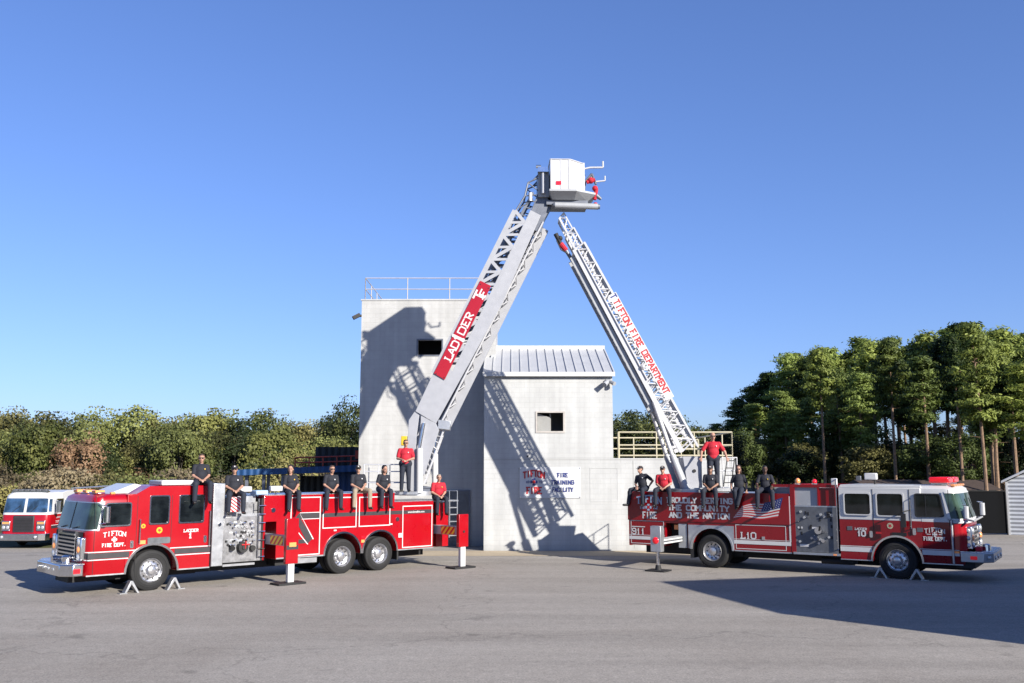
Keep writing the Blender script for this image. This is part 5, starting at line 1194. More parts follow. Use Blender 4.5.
# ---------------------------------------------------------------- wheel chocks
def chock(label, loc, rz, group):
    C = empty('wheel_chock', loc, rz, label, 'wheel chock', group)
    MB().prism([(-.2, 0), (-.14, 0), (.02, .24), (.14, .03), (.2, .03), (.05, .33), (-.01, .33)], -.1, .1).build('chock_body', MT['alu'], C, bevel=.008)
    MB().box(.12, .32, -.09, .09, 0, .025).build('foot_plate', MT['alu'], C)
    return C
def Lw(x, y, z=0): 
    c, s_ = math.cos(LA), math.sin(LA); return (LO[0] + x * c - y * s_, LO[1] + x * s_ + y * c, z)
def Rw(x, y, z=0):
    c, s_ = math.cos(RA), math.sin(RA); return (RO[0] + x * c - y * s_, RO[1] + x * s_ + y * c, z)
chock('folded metal chock before the left truck front wheel', Lw(-.57, -.1), LA + PI, 'wheel chocks'); chock('folded metal chock behind the left truck front wheel', Lw(.57, -.1), LA, 'wheel chocks')
chock('metal chock behind the right truck front wheel', Rw(-.5, .1), RA + PI, 'wheel chocks'); chock('metal chock before the right truck front wheel', Rw(.5, .1), RA, 'wheel chocks')

# ---------------------------------------------------------------- trees
def leaf_obj(name, C, size, aspect, m, parent, rng, out=None):
    n = len(C); a = rng.normal(size=(n, 3))
    if out is not None:
        nn = out / (np.linalg.norm(out, axis=1)[:, None] + 1e-9) + .4 * rng.normal(size=(n, 3)); nn /= np.linalg.norm(nn, axis=1)[:, None]
        a -= (a * nn).sum(1)[:, None] * nn
    a = a; a /= np.linalg.norm(a, axis=1)[:, None] + 1e-9
    b = rng.normal(size=(n, 3)) if out is None else np.cross(nn, a); b -= (b * a).sum(1)[:, None] * a; b /= np.linalg.norm(b, axis=1)[:, None] + 1e-9
    sz = size * rng.uniform(.6, 1.4, size=(n, 1)); a = a * sz * .5; b = b * sz * .5 * aspect
    V = np.stack([C - a - b, C + a - b, C + a + b, C - a + b], 1).reshape(-1, 3)
    me = bpy.data.meshes.new(name); me.vertices.add(4 * n); me.vertices.foreach_set('co', V.ravel())
    me.loops.add(4 * n); me.loops.foreach_set('vertex_index', np.arange(4 * n)); me.polygons.add(n)
    me.polygons.foreach_set('loop_start', np.arange(n) * 4); me.polygons.foreach_set('loop_total', np.full(n, 4)); me.materials.append(m); me.update(calc_edges=True)
    return link(bpy.data.objects.new(name, me), parent)
LM = {'oak': leaf_mat('oak_leaves', (.045, .065, .02), (.25, .27, .085)), 'yellow': leaf_mat('yellow_green_leaves', (.07, .09, .02), (.36, .36, .11)),
      'olive': leaf_mat('olive_leaves', (.07, .075, .025), (.31, .28, .1)), 'under': leaf_mat('undergrowth_leaves', (.012, .025, .006), (.09, .12, .03)), 'under2': leaf_mat('undergrowth_leaves_pale', (.02, .03, .008), (.16, .15, .05)), 'rust': leaf_mat('rusty_leaves', (.14, .08, .04), (.42, .26, .15)),
      'dry': leaf_mat('dry_brush', (.13, .105, .06), (.29, .235, .14)), 'pine': leaf_mat('pine_needles', (.04, .07, .012), (.36, .42, .09), .6), 'pined': leaf_mat('dark_pine_needles', (.025, .05, .012), (.26, .33, .075), .6)}
def broadleaf(name, H, Rr, m, seed, cat, n_cl=95, per=95, leaf=.21, trunk=True, low=.18):
    rng = np.random.default_rng(seed); root = empty(name, (0, 0, 0)); root['category'] = cat
    cs = []
    for k in range(n_cl):
        d = rng.normal(size=3); d /= np.linalg.norm(d); r = rng.uniform(.45, 1.) ** .5
        lob = 1 + .2 * math.sin(3 * math.atan2(d[1], d[0]) + seed) + .1 * max(-1.5, min(1.2, rng.normal()))
        cs.append((d[0] * r * Rr * lob, d[1] * r * Rr * lob, H * (low + (1 - low) * .5) + d[2] * r * H * (1 - low) * .46))
    mb = MB()
    if trunk:
        mb.tube((0, 0, 0), (.1, 0, H * .35), H * .022, H * .016, 8); mb.tube((.1, 0, H * .35), (0, .1, H * .75), H * .016, H * .006, 7)
        for c in cs[::5]: mb.tube((.1, 0, H * rng.uniform(.25, .6)), c, H * .008, H * .002, 5)
    else:
        for c in cs[::4]: mb.tube((0, 0, 0), c, H * .01, H * .003, 5)
    mb.build('trunk', MT['barkg'], root)
    D = [np.clip(rng.normal(size=(per, 3)), -1.35, 1.35) * np.array([1, 1, .75]) * Rr * rng.uniform(.13, .24) for c in cs]; mid = np.array([0, 0, H * (low + (1 - low) * .42)])
    P = np.concatenate([np.array(c) + d for c, d in zip(cs, D)]); O = np.concatenate([d / (Rr * .18) + .7 * (np.array(c) - mid) / Rr + np.array([0, 0, .25]) for c, d in zip(cs, D)])
    P[:, 2] = np.maximum(P[:, 2], .05); leaf_obj('crown', P, leaf, .7, m, root, rng, O); return root
def pine(name, H, seed, m, base=.45, spread=3.0, n_br=44, per=75, leaf=.3):
    rng = np.random.default_rng(seed); root = empty(name, (0, 0, 0)); root['category'] = 'pine tree'
    mb = MB(); lean = rng.normal(size=2) * .02 * H; pts = [(lean[0] * t * t, lean[1] * t * t, H * t) for t in (0, .25, .5, .75, .97)]; r = [.24, .2, .16, .11, .03]
    for i in range(4): mb.tube(pts[i], pts[i + 1], r[i], r[i + 1], 8, cap=False)
    P = []; O = []
    for k in range(n_br):
        t = base + (1 - base) * (k + rng.uniform(0, .8)) / n_br; q = (t - base) / (1 - base)
        L = spread * (1 - .72 * max(0, q - .35) / .65) * rng.uniform(.45, 1.1) * (.55 + .45 * min(1, q * 3))
        az = rng.uniform(0, 2 * PI); o = np.array([lean[0] * t * t, lean[1] * t * t, H * t]); e = o + np.array([math.cos(az) * L, math.sin(az) * L, L * rng.uniform(.0, .45)])
        mb.tube(o, e, .05, .015, 5)
        for f in (.5, .78, 1.):
            if f < .6 and rng.random() < .5: continue
            c = o + (e - o) * f + rng.normal(size=3) * .15; d = np.clip(rng.normal(size=(int(per * (.5 + .5 * f)), 3)), -1.9, 1.9); P.append(c + d * np.array([.5, .5, .19]) * rng.uniform(.7, 1.35)); O.append(d + np.array([math.cos(az) * .6, math.sin(az) * .6, .5]))
    for k in range(5):      # dead stubs below the crown
        t = rng.uniform(.2, base); az = rng.uniform(0, 2 * PI); o = np.array([lean[0] * t * t, lean[1] * t * t, H * t]); mb.tube(o, o + np.array([math.cos(az), math.sin(az), .1]) * rng.uniform(.4, 1.4), .03, .008, 4)
    d = np.clip(rng.normal(size=(110, 3)), -1.8, 1.8); P.append(np.array([lean[0], lean[1], H * .975]) + d * np.array([.5, .5, .35])); O.append(d + np.array([0, 0, .5]))
    mb.build('trunk', MT['bark'], root); leaf_obj('crown', np.concatenate(P), leaf, .38, m, root, rng, np.concatenate(O)); return root
def dup(root, loc, rz, sc, label, group):
    r = root.copy(); COL.objects.link(r); r.location = loc; r.rotation_euler = (0, 0, rz); r.scale = sc; r['label'] = label; r['group'] = group
    for ch in list(root.children):
        c = ch.copy(); COL.objects.link(c); c.parent = r
    return r
_first = {}
def place(proto, loc, rz, sc, label, group):
    if proto.name not in _first:
        _first[proto.name] = 1; proto.location = loc; proto.rotation_euler = (0, 0, rz); proto.scale = sc; proto['label'] = label; proto['group'] = group; return proto
    return dup(proto, loc, rz, sc, label, group)
rnd = random.Random(11)
oaks = [(broadleaf('broadleaf_tree', 10, 3.6, LM['oak'], 1, 'tree'), 'dense dark green broadleaf tree in the wood behind the left trucks'),
        (broadleaf('broadleaf_tree', 10, 3.2, LM['yellow'], 2, 'tree'), 'yellow-green broadleaf tree in the wood behind the left trucks'),
        (broadleaf('broadleaf_tree', 10, 3.8, LM['olive'], 3, 'tree'), 'olive-toned broadleaf tree in the wood behind the left trucks'),
        (broadleaf('broadleaf_tree', 10, 3.3, LM['oak'], 4, 'tree', 60, 70), 'ragged-topped green broadleaf tree in the wood behind the left trucks')]
rust = broadleaf('russet_tree', 7, 2.3, LM['rust'], 5, 'tree', 70, 70, .16)
bushes = [(broadleaf('brush', 4, 2.6, LM['dry'], 6, 'bush', 80, 80, .14, False, .05), 'dry straw-coloured brush at the foot of the left wood'),
          (broadleaf('shrub', 4, 2.6, LM['olive'], 7, 'bush', 80, 80, .15, False, .05), 'olive shrub growing along the foot of the wood'),
          (broadleaf('shrub', 4, 2.8, LM['oak'], 8, 'bush', 80, 80, .15, False, .05), 'dark green shrub growing along the foot of the wood')]
under = [(broadleaf('undergrowth_tree', 10, 3.2, LM['under'], 31, 'tree', 80, 80, .22), ''), (broadleaf('undergrowth_tree', 10, 3.0, LM['under2'], 32, 'tree', 70, 80, .22), '')]
def gx(u, Y): return (u - 512) / 950 * Y
G1 = 'trees of the wood behind the left trucks'
# skyline: (picture column, tree-top row) read off the photograph as heights of the far trees
sky = [(-30, 412), (5, 415), (25, 404), (50, 408), (70, 416), (95, 412), (118, 408), (140, 404), (160, 412), (182, 416), (205, 411), (228, 406), (250, 405), (268, 398), (290, 408), (312, 411), (335, 408), (352, 404), (375, 412)]
for i, (u_, v_) in enumerate(sky):
    Y = 98 + rnd.uniform(0, 12); top = 3.3 + (468 - v_) / 950 * Y * 1.0 + .8; p, lb = oaks[(i * 7 + i // 3) % 4]
    place(p, (gx(u_, Y), Y, -.85), rnd.uniform(0, 6), (rnd.uniform(.7, 1.0), rnd.uniform(.7, 1.0), top / 10 * rnd.uniform(.88, 1.04)), lb, G1)
for i in range(22):
    u_ = -25 + i * 18.5 + rnd.uniform(-6, 6); Y = 86 + rnd.uniform(-4, 6); h_ = rnd.uniform(5.2, 8.4); p, lb = oaks[(i * 5 + 1) % 4]
    place(p, (gx(u_, Y), Y, -.85), rnd.uniform(0, 6), (rnd.uniform(.55, .85), rnd.uniform(.55, .85), h_ / 10), lb, G1)
place(rust, (gx(84, 80), 80, -.85), 0, (.9, .9, 1.05), 'rust-brown leafless-looking tree in the wood right of the parked engine', G1)
place(rust, (gx(150, 79), 79, -.85), 2, (.8, .8, .6), 'low rust-brown tree behind the left truck cab roof', G1)
G2 = 'bushes at the foot of the left wood'
for i in range(24):
    u_ = -20 + i * 17 + rnd.uniform(-5, 5); Y = 70 + rnd.uniform(-3, 5); h_ = rnd.uniform(2.6, 4.6); p, lb = bushes[(0, 1, 0, 2, 1, 0, 2)[i % 7]]
    place(p, (gx(u_, Y), Y, -.85), rnd.uniform(0, 6), (1, 1, h_ / 4), lb, G2)
# trees seen over the low block
for i, (u_, v_, Y) in enumerate([(618, 418, 150), (632, 410, 155), (655, 408, 145), (668, 412, 160), (690, 424, 150), (708, 428, 158), (600, 425, 160)]):
    p, lb = oaks[(0, 3)[i % 2]]; top = 3.3 + (468 - v_) / 950 * Y
    place(p, (gx(u_, Y), Y, 0), i * 1.3, (1.2, 1.2, top / 10), ('round dark treetop rising over the roof railing' if i % 2 else 'ragged treetop rising over the roof railing'), 'treetops over the roof railing')
pines = [(pine('pine_tree', 20, 21, LM['pine'], .45, 2.7), 'tall pine with full bright green crown in the right-hand stand'), (pine('pine_tree', 20, 22, LM['pined'], .55, 2.3), 'tall dark pine with bare lower trunk in the right-hand stand'),
         (pine('pine_tree', 20, 23, LM['pine'], .6, 2.4), 'slender high-crowned pine in the right-hand stand'), (pine('pine_tree', 20, 24, LM['pined'], .36, 2.7, 50), 'dark pine branched low down in the right-hand stand')]
G3 = 'pines of the stand at the right'
prof = [(716, 424), (728, 408), (738, 398), (750, 386), (763, 376), (775, 366), (787, 355), (800, 352), (812, 352), (824, 347), (838, 344), (850, 340), (862, 338), (874, 341), (886, 336), (898, 338), (910, 334), (922, 330), (934, 334), (946, 332), (958, 326), (970, 320), (982, 324), (994, 328), (1008, 330), (1022, 330), (1040, 328), (1058, 332)]
for i, (u_, v_) in enumerate(prof):
    Y = 165 - (u_ - 716) * .19 + rnd.uniform(-5, 5); top = 3.3 + (468 - v_ - rnd.choice((0, 0, 4, 12))) / 950 * Y * 0.96 if i % 3 else 3.3 + (468 - v_) / 950 * Y * .985; p, lb = pines[(i * 3 + i // 4) % 4]
    place(p, (gx(u_, Y), Y, 0), rnd.uniform(0, 6), (1.05 * top / 20 + .25, 1.05 * top / 20 + .25, top / 20), lb, G3)
for i in range(26):          # second and third ranks, a little lower
    u_ = rnd.uniform(722, 1060); Y = (158 - (u_ - 716) * .19) + rnd.choice((-14, 8, 18)); t = (u_ - 716) / 300
    vt = 425 - 95 * min(1, t * 1.6) ** .7 + rnd.uniform(8, 42); top = 3.3 + (468 - vt) / 950 * Y; p, lb = pines[i % 4]
    place(p, (gx(u_, Y), Y, 0), rnd.uniform(0, 6), (.95, .95, top / 20), lb, G3)
place(pines[0][0], (gx(981, 84), 84, 0), 1, (.78, .78, .8), 'nearest pine with pale bare trunk rising above the black fence', G3)
place(pines[2][0], (gx(958, 90), 90, 0), 2, (.7, .7, .78), 'slim pale-trunked pine just left of the nearest pine', G3)
place(pines[2][0], (gx(822, 100), 100, 0), 3, (.7, .7, .78), 'slim leaning pine trunk behind the right truck pump section', G3)
place(pines[2][0], (gx(892, 96), 96, 0), 4, (.75, .75, .8), 'pale pine trunk standing behind the right truck rear cab windows', G3)
for i in range(4): place(pines[i][0], (40 + i * 5, 44 + i * 6, 0), i, (.9, .9, .8), 'unseen pine added past the right edge for its shadow', 'unseen pines added for shade at the right')  # unseen trees added to throw shade over the ground at the right
for i in range(26):
    u_ = 712 + i * 13.5 + rnd.uniform(-5, 5); Y = 122 + rnd.uniform(-10, 20) - (u_ - 716) * .05; p, lb = under[i % 2]
    place(p, (gx(u_, Y), Y, 0), rnd.uniform(0, 6), (.85, .85, rnd.uniform(.55, .95)), 'broadleaf undergrowth tree among the pine trunks', 'undergrowth among the pines')
# far wood closing the gaps: one uncountable mass on each side
def wood_mass(name, x0, x1, Y, h, m, seed, n, label, leaf=.7):
    rng = np.random.default_rng(seed); x = rng.uniform(x0, x1, n); t = h * (.78 + .22 * np.sin(x * .31 + seed) * np.sin(x * .13)); z = rng.uniform(0, 1, n) ** .8 * t
    o = leaf_obj(name, np.stack([x, Y + rng.normal(size=n) * 3, z - .8], 1), leaf, .7, m, None, rng); tag(o, label, 'woodland', kind='stuff'); return o
wood_mass('far_wood', -95, -10, 122, 8.2, LM['oak'], 1, 26000, 'far wood filling the gaps behind the left trees')
wood_mass('far_wood', 12, 50, 185, 8, LM['oak'], 4, 9000, 'distant tree line seen beyond the low block')
wood_mass('far_wood', 50, 125, 185, 9, LM['pined'], 2, 16000, 'dim wood behind the right-hand pine stand', .8)
# ---------------------------------------------------------------- people
def capsule(mb, a, b, ra, rb, n=12):
    mb.tube(a, b, ra, rb, n); mb.ball(a, ra * 1.0, n); mb.ball(b, rb * 1.0, n)
def bake(mb, name, m, parent, vox, it=4):
    me = bpy.data.meshes.new(name); me.from_pydata(mb.v, [], mb.f); bm = bmesh.new(); bm.from_mesh(me); bmesh.ops.recalc_face_normals(bm, faces=bm.faces); bm.to_mesh(me); bm.free()
    o = bpy.data.objects.new(name + '_work', me); COL.objects.link(o)
    r = o.modifiers.new('r', 'REMESH'); r.mode = 'VOXEL'; r.voxel_size = vox
    q = o.modifiers.new('s', 'SMOOTH'); q.iterations = it; q.factor = .5
    dg = bpy.context.evaluated_depsgraph_get(); nm = bpy.data.meshes.new_from_object(o.evaluated_get(dg)); bpy.data.objects.remove(o); bpy.data.meshes.remove(me)
    nm.name = name; nm.materials.clear(); nm.materials.append(m); nm.polygons.foreach_set('use_smooth', [True] * len(nm.polygons))
    return link(bpy.data.objects.new(name, nm), parent)
def hand(mb, w, d, up, side, curl=.9):
    """palm plus four unequal bent fingers and a thumb; w wrist, d finger direction, up = back of the hand"""
    w = Vector(w); d = Vector(d).normalized(); up = Vector(up); up = (up - d * up.dot(d)).normalized(); s = d.cross(up) * side
    for k in range(4):
        o = s * ((k - 1.5) * .019); capsule(mb, w + o * .7, w + d * .085 + o, .014, .0125, 8)
        L = (.032, .038, .036, .027)[k]; p0 = w + d * .088 + o; p1 = p0 + (d * math.cos(curl * .5) - up * math.sin(curl * .5)) * L; p2 = p1 + (d * math.cos(curl) - up * math.sin(curl)) * L * .85
        capsule(mb, p0, p1, .0108, .01, 8); capsule(mb, p1, p2, .01, .009, 8)
    t0 = w + d * .02 - s * .03; t1 = t0 + (d * .7 - s * .7).normalized() * .042; t2 = t1 + (d * .95 - s * .15 - up * .2).normalized() * .034
    capsule(mb, t0, t1, .014, .0125, 8); capsule(mb, t1, t2, .0122, .0105, 8)
def person(loc, rz, label, group, skin='skin', top='navy', leg='navyp', hair='hairb', cap=None, shades=True, woman=False, stand=False, arms='lap', lean=(0, 0), head=0., spread=.16, size=1., legs=None, badge='yellow', build=1., knee=.0):
    G = empty('person', loc, rz, label, 'person', group); G.scale = (size,) * 3
    b = build; sw = .172 if not woman else .15
    base = .95 if stand else .12
    T = Matrix.Translation((0, 0, base)) @ Matrix.Rotation(R_(lean[0]), 4, 'X') @ Matrix.Rotation(R_(lean[1]), 4, 'Y')
    def q(x, y, z): return T @ Vector((x, y, z))
    sh = {k: q(k * sw * b, .01, .425) for k in (-1, 1)}; nk = q(0, .01, .47); hc = q(0, -.015, .655)
    Hm = Matrix.Translation(hc) @ Matrix.Rotation(R_(head), 4, 'Z') @ Matrix.Scale(1.07, 4)
    def h(x, y, z): return Hm @ Vector((x, y, z))
    body = MB()
    # head: skull, jaw, nose, ears, brow
    def hball(x, y, z, r, sc): 
        t = MB().ball((0, 0, 0), r, 14, 0, sc); body.add([h(x + p[0], y + p[1], z + p[2]) for p in t.v], t.f)
    hball(0, .012, .03, .1, (.78, .98, .95)); hball(0, -.022, -.035, .078, (.78, .88, .98)); hball(0, -.05, -.085, .036, (1, .8, .7))
    capsule(body, h(0, -.085, .005), h(0, -.108, -.03), .009, .015, 8); hball(0, -.088, .03, .03, (1.6, .4, .35)); hball(0, -.09, -.062, .024, (1.1, .5, .35))
    for k in (-1, 1): hball(k * .078, .01, -.01, .026, (.35, .7, 1.15))
    capsule(body, nk + Vector((0, 0, -.05)), h(0, .015, -.06), .058, .052)
    # trunk and legs under the clothes keep the figure one continuous surface
    capsule(body, q(0, .015, .02), q(0, .015, .36), .085, .09)
    for k in (-1, 1): capsule(body, q(0, .01, .4), sh[k], .07, .055)
    # arm targets
    if arms == 'lap': el = {k: q(k * .215 * b, -.05, .16) for k in (-1, 1)}; wr = {k: q(k * .065, -.28, .06) for k in (-1, 1)}; hd = {k: (Vector((-k * .5, -.7, -.25)), Vector((0, -.2, 1))) for k in (-1, 1)}
    elif arms == 'knees': el = {k: q(k * .27, -.1, .18) for k in (-1, 1)}; wr = {k: Vector((k * (spread - .02), -.36, .2)) for k in (-1, 1)}; hd = {k: (Vector((0, -1, -.25)), Vector((0, -.2, 1))) for k in (-1, 1)}
    elif arms == 'hip': el = {-1: q(-.26, -.04, .17), 1: q(.36, .1, .2)}; wr = {-1: q(-.1, -.27, .05), 1: q(.2, .06, .03)}; hd = {-1: (Vector((.3, -.8, -.3)), Vector((0, -.2, 1))), 1: (Vector((-.3, -.4, -.6)), Vector((1, -.3, 0)))}
    elif arms == 'edge': el = {k: q(k * .25, .02, .18) for k in (-1, 1)}; wr = {k: Vector((k * .24, -.08, .05)) for k in (-1, 1)}; hd = {k: (Vector((0, -.8, -.6)), Vector((0, -.4, 1))) for k in (-1, 1)}
    elif arms == 'rail': el = {k: q(k * .235 * b, -.02, .15) for k in (-1, 1)}; wr = {k: q(k * .09, -.27, .1) for k in (-1, 1)}; hd = {k: (Vector((-k * .5, -.75, -.15)), Vector((0, -.3, 1))) for k in (-1, 1)}
    else: el = {k: q(k * .33 * b, -.02, .17) for k in (-1, 1)}; wr = {k: q(k * .36 * b, -.18, -.02) for k in (-1, 1)}; hd = {k: (Vector((k * .1, -.7, -.5)), Vector((0, -.4, 1))) for k in (-1, 1)}
    for k in (-1, 1):
        capsule(body, sh[k], el[k], .05 * b, .041 * b); capsule(body, el[k], wr[k], .042 * b, .027); hand(body, wr[k], *hd[k], k, 1.1)
    # leg joints
    hip = {k: Vector((k * .09, .0, base - (.02 if stand else .0))) for k in (-1, 1)}
    if stand: kn = {k: Vector((k * .11, -.02, .5)) for k in (-1, 1)}; an = {k: Vector((k * .12, .02, .09)) for k in (-1, 1)}; ft = {k: Vector((k * .03, -.17, -.03)) for k in (-1, 1)}
    else:
        kn = {k: Vector((k * spread, -.44, .06 + knee)) for k in (-1, 1)}; an = {k: Vector((k * spread * 1.05, -.42, -.4)) for k in (-1, 1)}; ft = {k: Vector((k * .02, -.17, -.05)) for k in (-1, 1)}
        if legs == 'side': kn[-1] = Vector((-.38, -.26, .05)); an[-1] = Vector((-.45, -.3, -.4)); ft[-1] = Vector((-.14, -.1, -.05))
        if legs == 'cross': an[1] = Vector((-.02, -.45, -.36)); an[-1] = Vector((-.06, -.36, -.42))
    for k in (-1, 1): capsule(body, hip[k], kn[k], .075, .05); capsule(body, kn[k], an[k], .048, .035)
    bo = bake(body, 'body', MT[skin], G, .0095, 3)
    # shirt with short sleeves and collar
    st = MB(); t = MB()
    t.ball((0, .005, .33), .17, 16, 0, (1.12 * b * (sw / .175), .78 * b, .95)).ball((0, -.01, .16), .16, 16, 0, (1.05 * b, .86 * b, 1.2)).ball((0, 0, .02), .165, 16, 0, (1.02 * b, .84 * b, .8))
    if woman: t.ball((0, -.05, .3), .11, 14, 0, (1.25, .8, .7))
    st.add([T @ Vector(p) for p in t.v], t.f)
    for k in (-1, 1):
        capsule(st, q(0, .01, .43), sh[k], .07, .058 * b); m_ = sh[k].lerp(el[k], .72); capsule(st, sh[k], m_, .066 * b, .062 * b)
    capsule(st, q(0, .015, .42), q(0, .01, .5), .075, .062)
    so = bake(st, 'shirt', MT[top], G, .013, 3)
    if badge: 
        p = q(.085, -.132 * b, .35); MB().ball(p, .021, 8, 0, (1, .5, 1.1)).build('badge', MT[badge if badge in MT else 'yellow'], so)
    # trousers
    tr = MB(); capsule(tr, hip[-1], hip[1], .125 * b, .125 * b); capsule(tr, Vector((0, 0, base)), q(0, 0, .06), .12 * b, .125 * b)
    for k in (-1, 1): capsule(tr, hip[k], kn[k], .102 * b, .08); capsule(tr, kn[k], an[k], .08, .066)
    to = bake(tr, 'trousers', MT[leg], G, .013, 3)
    for k in (-1, 1):
        f = MB(); a = an[k]; d = ft[k]; capsule(f, a + Vector((0, .01, .0)), a + Vector((0, .015, -.05)), .05, .048); capsule(f, a + Vector((0, .02, -.06)), a + d + Vector((0, 0, -.015)), .045, .04)
        bake(f, 'boot', MT['boot'], G, .012, 2)
    # hair / cap / glasses / face
    if cap:
        c = MB(); t = MB().ball((0, .012, .045), .102, 14, 0, (.84, 1., .8)); pts = []
        c.add([h(p[0], p[1], max(p[2], .035)) for p in t.v], t.f); t = MB().prismz([(-.068, -.06), (.068, -.06), (.06, -.135), (.025, -.165), (-.025, -.165), (-.06, -.135)], .032, .045); c.add([h(*p) for p in t.v], t.f)
        c.build('cap', MT[cap], G, smooth=50); t = MB().ball((0, -.085, .085), .02, 8, 0, (1, .5, 1)); t.v = [h(*p) for p in t.v]; t.build('cap_badge', MT['signw'], G.children[-1] if G.children else G)
    hr = MB()
    def hb(x, y, z, r, sc, n=14):
        t = MB().ball((0, 0, 0), r, n, 0, sc); hr.add([h(x + p[0], y + p[1], z + p[2]) for p in t.v], t.f)
    if woman:
        hb(0, .03, .05, .106, (.86, .96, .9)); hb(0, .075, -.06, .09, (.95, .6, 1.5)); hb(-.075, .03, -.06, .04, (.6, 1, 2.4)); hb(.075, .03, -.06, .04, (.6, 1, 2.4)); bake(hr, 'hair', MT[hair], G, .011, 2)
    elif hair:
        hb(0, .045, .035, .098, (.84, .92, .92)); hb(0, .0, .085, .075, (.95, 1.05, .5)); bake(hr, 'hair', MT[hair], G, .011, 2)
    if shades:
        s_ = MB()
        for k in (-1, 1):
            t = MB().ball((k * .034, -.096, .008), .028, 10, 0, (1, .35, .72)); s_.add([h(*p) for p in t.v], t.f); s_.bar(h(k * .06, -.09, .014), h(k * .078, .01, .01), .006, .012)
        s_.bar(h(-.02, -.104, .014), h(.02, -.104, .014), .008, .008); s_.build('sunglasses', MT['dark'], G)
    else:
        s_ = MB()
        for k in (-1, 1): t = MB().ball((k * .031, -.093, .006), .012, 8, 0, (1.2, .6, .7)); s_.add([h(*p) for p in t.v], t.f)
        s_.build('eyes', MT['dark'], G)
    t = MB().ball((0, -.1, -.06), .02, 8, 0, (1.1, .4, .22)); t.v = [h(*p) for p in t.v]; t.build('mouth', MT['skint' if skin == 'skin' else 'skind'], G)
    return G
GL_, GR_ = 'firefighters on the left truck', 'firefighters on the right truck'
A = LA - R_(16)
person(Lw(1.39, .2, 2.8), A, 'man in sunglasses and dark polo sitting on the left truck cab roof edge', GL_, arms='lap', spread=.2, head=-12)
person(Lw(2.42, .2, 2.48), A, 'man in dark cap and T-shirt sitting above the red striped pump-panel bag', GL_, cap='navy', arms='lap', spread=.2, head=-10, badge='signw', build=1.05)
person(Lw(4.32, .22, 2.49), A, 'long-haired woman with yellow shirt badge sitting nearest the left truck outrigger', GL_, woman=True, hair='hairk', shades=False, arms='lap', spread=.14, head=-22, lean=(6, -4))
person(Lw(5.72, .22, 2.49), A, 'short-haired man in sunglasses and dark trousers sitting above the forward tandem wheel', GL_, arms='lap', spread=.22, head=4, badge='signw', lean=(7, 2))
person(Lw(6.78, .22, 2.49), A, 'man in black cap and khaki trousers sitting on the left truck', GL_, leg='khaki', cap='dark', arms='lap', spread=.25, lean=(2, -2), knee=.02, build=1.06, head=-18, badge='signw')
person(Lw(7.72, .22, 2.49), A, 'dark-haired woman in navy sitting beside the man in khaki trousers', GL_, woman=True, hair='hairk', shades=False, arms='lap', spread=.15, head=8, badge='signw', lean=(9, 4))
person((-3.64, 32.72, 2.5), R_(8), 'man in red polo standing at the left truck turntable railing', GL_, top='redc', stand=True, arms='rail', head=0, badge='signw', build=1.12, size=1.02)
person(Lw(10.15, .3, 2.19), A - R_(4), 'grey-haired man in red polo sitting on the left truck tail platform', GL_, top='redc', hair='hairg', shades=False, arms='lap', head=-8, badge='yellow', build=1.1, lean=(6, 0))
A = RA + R_(14)
person(Rw(-8.4, .22, 2.48), A - R_(14), 'man in navy cap leaning sideways, one hand on his hip, on the banner end corner', GR_, cap='navy', arms='hip', legs='side', lean=(0, -10), head=-15, badge='signw', shades=False)
person(Rw(-7.6, .22, 2.48), A, 'seated man in red polo and navy cap on the right truck', GR_, top='redc', cap='navy', arms='lap', spread=.24, lean=(8, -3), head=0, badge='signw', build=1.12)
person(Rw(-5.9, .22, 2.48), A, 'seated man in dark cap in front of the standing man in red', GR_, cap='dark', skin='skint', arms='lap', spread=.2, head=6, lean=(6, 0), badge='signw', shades=False, build=1.05)
person(Rw(-4.92, .22, 2.48), A, 'woman in sunglasses with hands on the right truck edge beside her', GR_, woman=True, hair='hairb', arms='edge', spread=.1, legs='cross', head=10, badge=None)
person(Rw(-4.02, .22, 2.48), A, 'short-haired man with dark skin sitting above the flag decal', GR_, skin='skind', hair='hairk', shades=False, arms='knees', spread=.23, head=12, badge='yellow', lean=(4, 0), build=1.04)
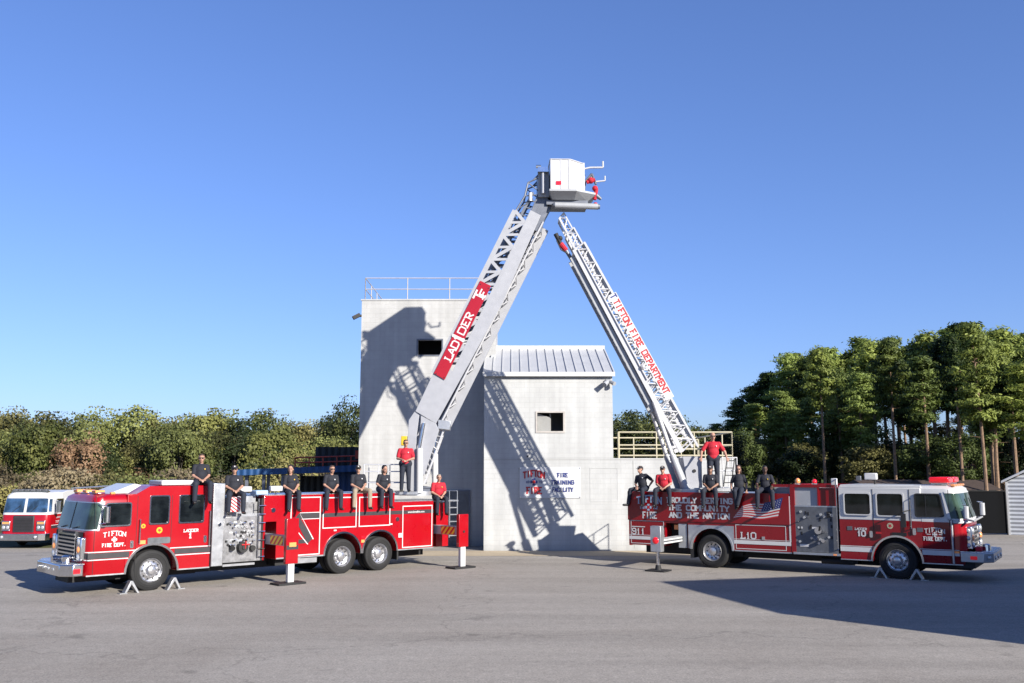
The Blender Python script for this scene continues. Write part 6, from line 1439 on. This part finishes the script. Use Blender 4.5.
person((6.98, 33.2, 2.62), R_(-4), 'bald man in sunglasses and red polo standing at the right truck turntable', GR_, top='redc', hair=None, stand=True, arms='wide', head=6, badge='signw', build=1.1, size=1.1)

# ---------------------------------------------------------------- light, sky, camera
AZ, EL = R_(42.5), R_(24)           # sun stands behind the camera to the right
to_sun = Vector((math.sin(AZ) * math.cos(EL), -math.cos(AZ) * math.cos(EL), math.sin(EL)))
sl = bpy.data.lights.new('sun', 'SUN'); sl.energy = 10.5; sl.angle = R_(.53); sl.color = (1., .94, .84)
so = bpy.data.objects.new('sun', sl); COL.objects.link(so); so.rotation_euler = to_sun.to_track_quat('Z', 'Y').to_euler(); so.location = (20, -20, 30)
w = bpy.data.worlds.new('World'); scene.world = w; w.use_nodes = True; nt = w.node_tree
bg = nt.nodes['Background']; sk = nt.nodes.new('ShaderNodeTexSky'); sk.sky_type = 'NISHITA'; sk.sun_disc = False
sk.sun_elevation = EL; sk.sun_rotation = math.atan2(to_sun.x, to_sun.y); sk.air_density = 1.; sk.dust_density = .6; sk.ozone_density = 2.2; sk.altitude = 100
mx = nt.nodes.new('ShaderNodeMix'); mx.data_type = 'RGBA'; mx.blend_type = 'MULTIPLY'; mx.inputs['Factor'].default_value = 1; mx.inputs['B'].default_value = (.78, .99, 1.6, 1)
gm = nt.nodes.new('ShaderNodeGamma'); gm.inputs['Gamma'].default_value = .84; nt.links.new(sk.outputs[0], gm.inputs['Color']); nt.links.new(gm.outputs[0], mx.inputs['A']); nt.links.new(mx.outputs['Result'], bg.inputs['Color']); bg.inputs['Strength'].default_value = .146
cd = bpy.data.cameras.new('camera'); cam = bpy.data.objects.new('camera', cd); COL.objects.link(cam)
cam.location = (0, 0, 3.3); cam.rotation_euler = (PI / 2 + math.atan(126.5 / 950), 0, 0); cd.sensor_width = 36; cd.lens = 950 / 1024 * 36; cd.clip_end = 4000
scene.camera = cam
scene.view_settings.view_transform = 'Standard'; scene.view_settings.look = 'None'; scene.view_settings.exposure = 0; scene.view_settings.gamma = 1
scene.render.resolution_x = 1024; scene.render.resolution_y = 683
scene.cycles.max_bounces = 5; scene.cycles.transparent_max_bounces = 8
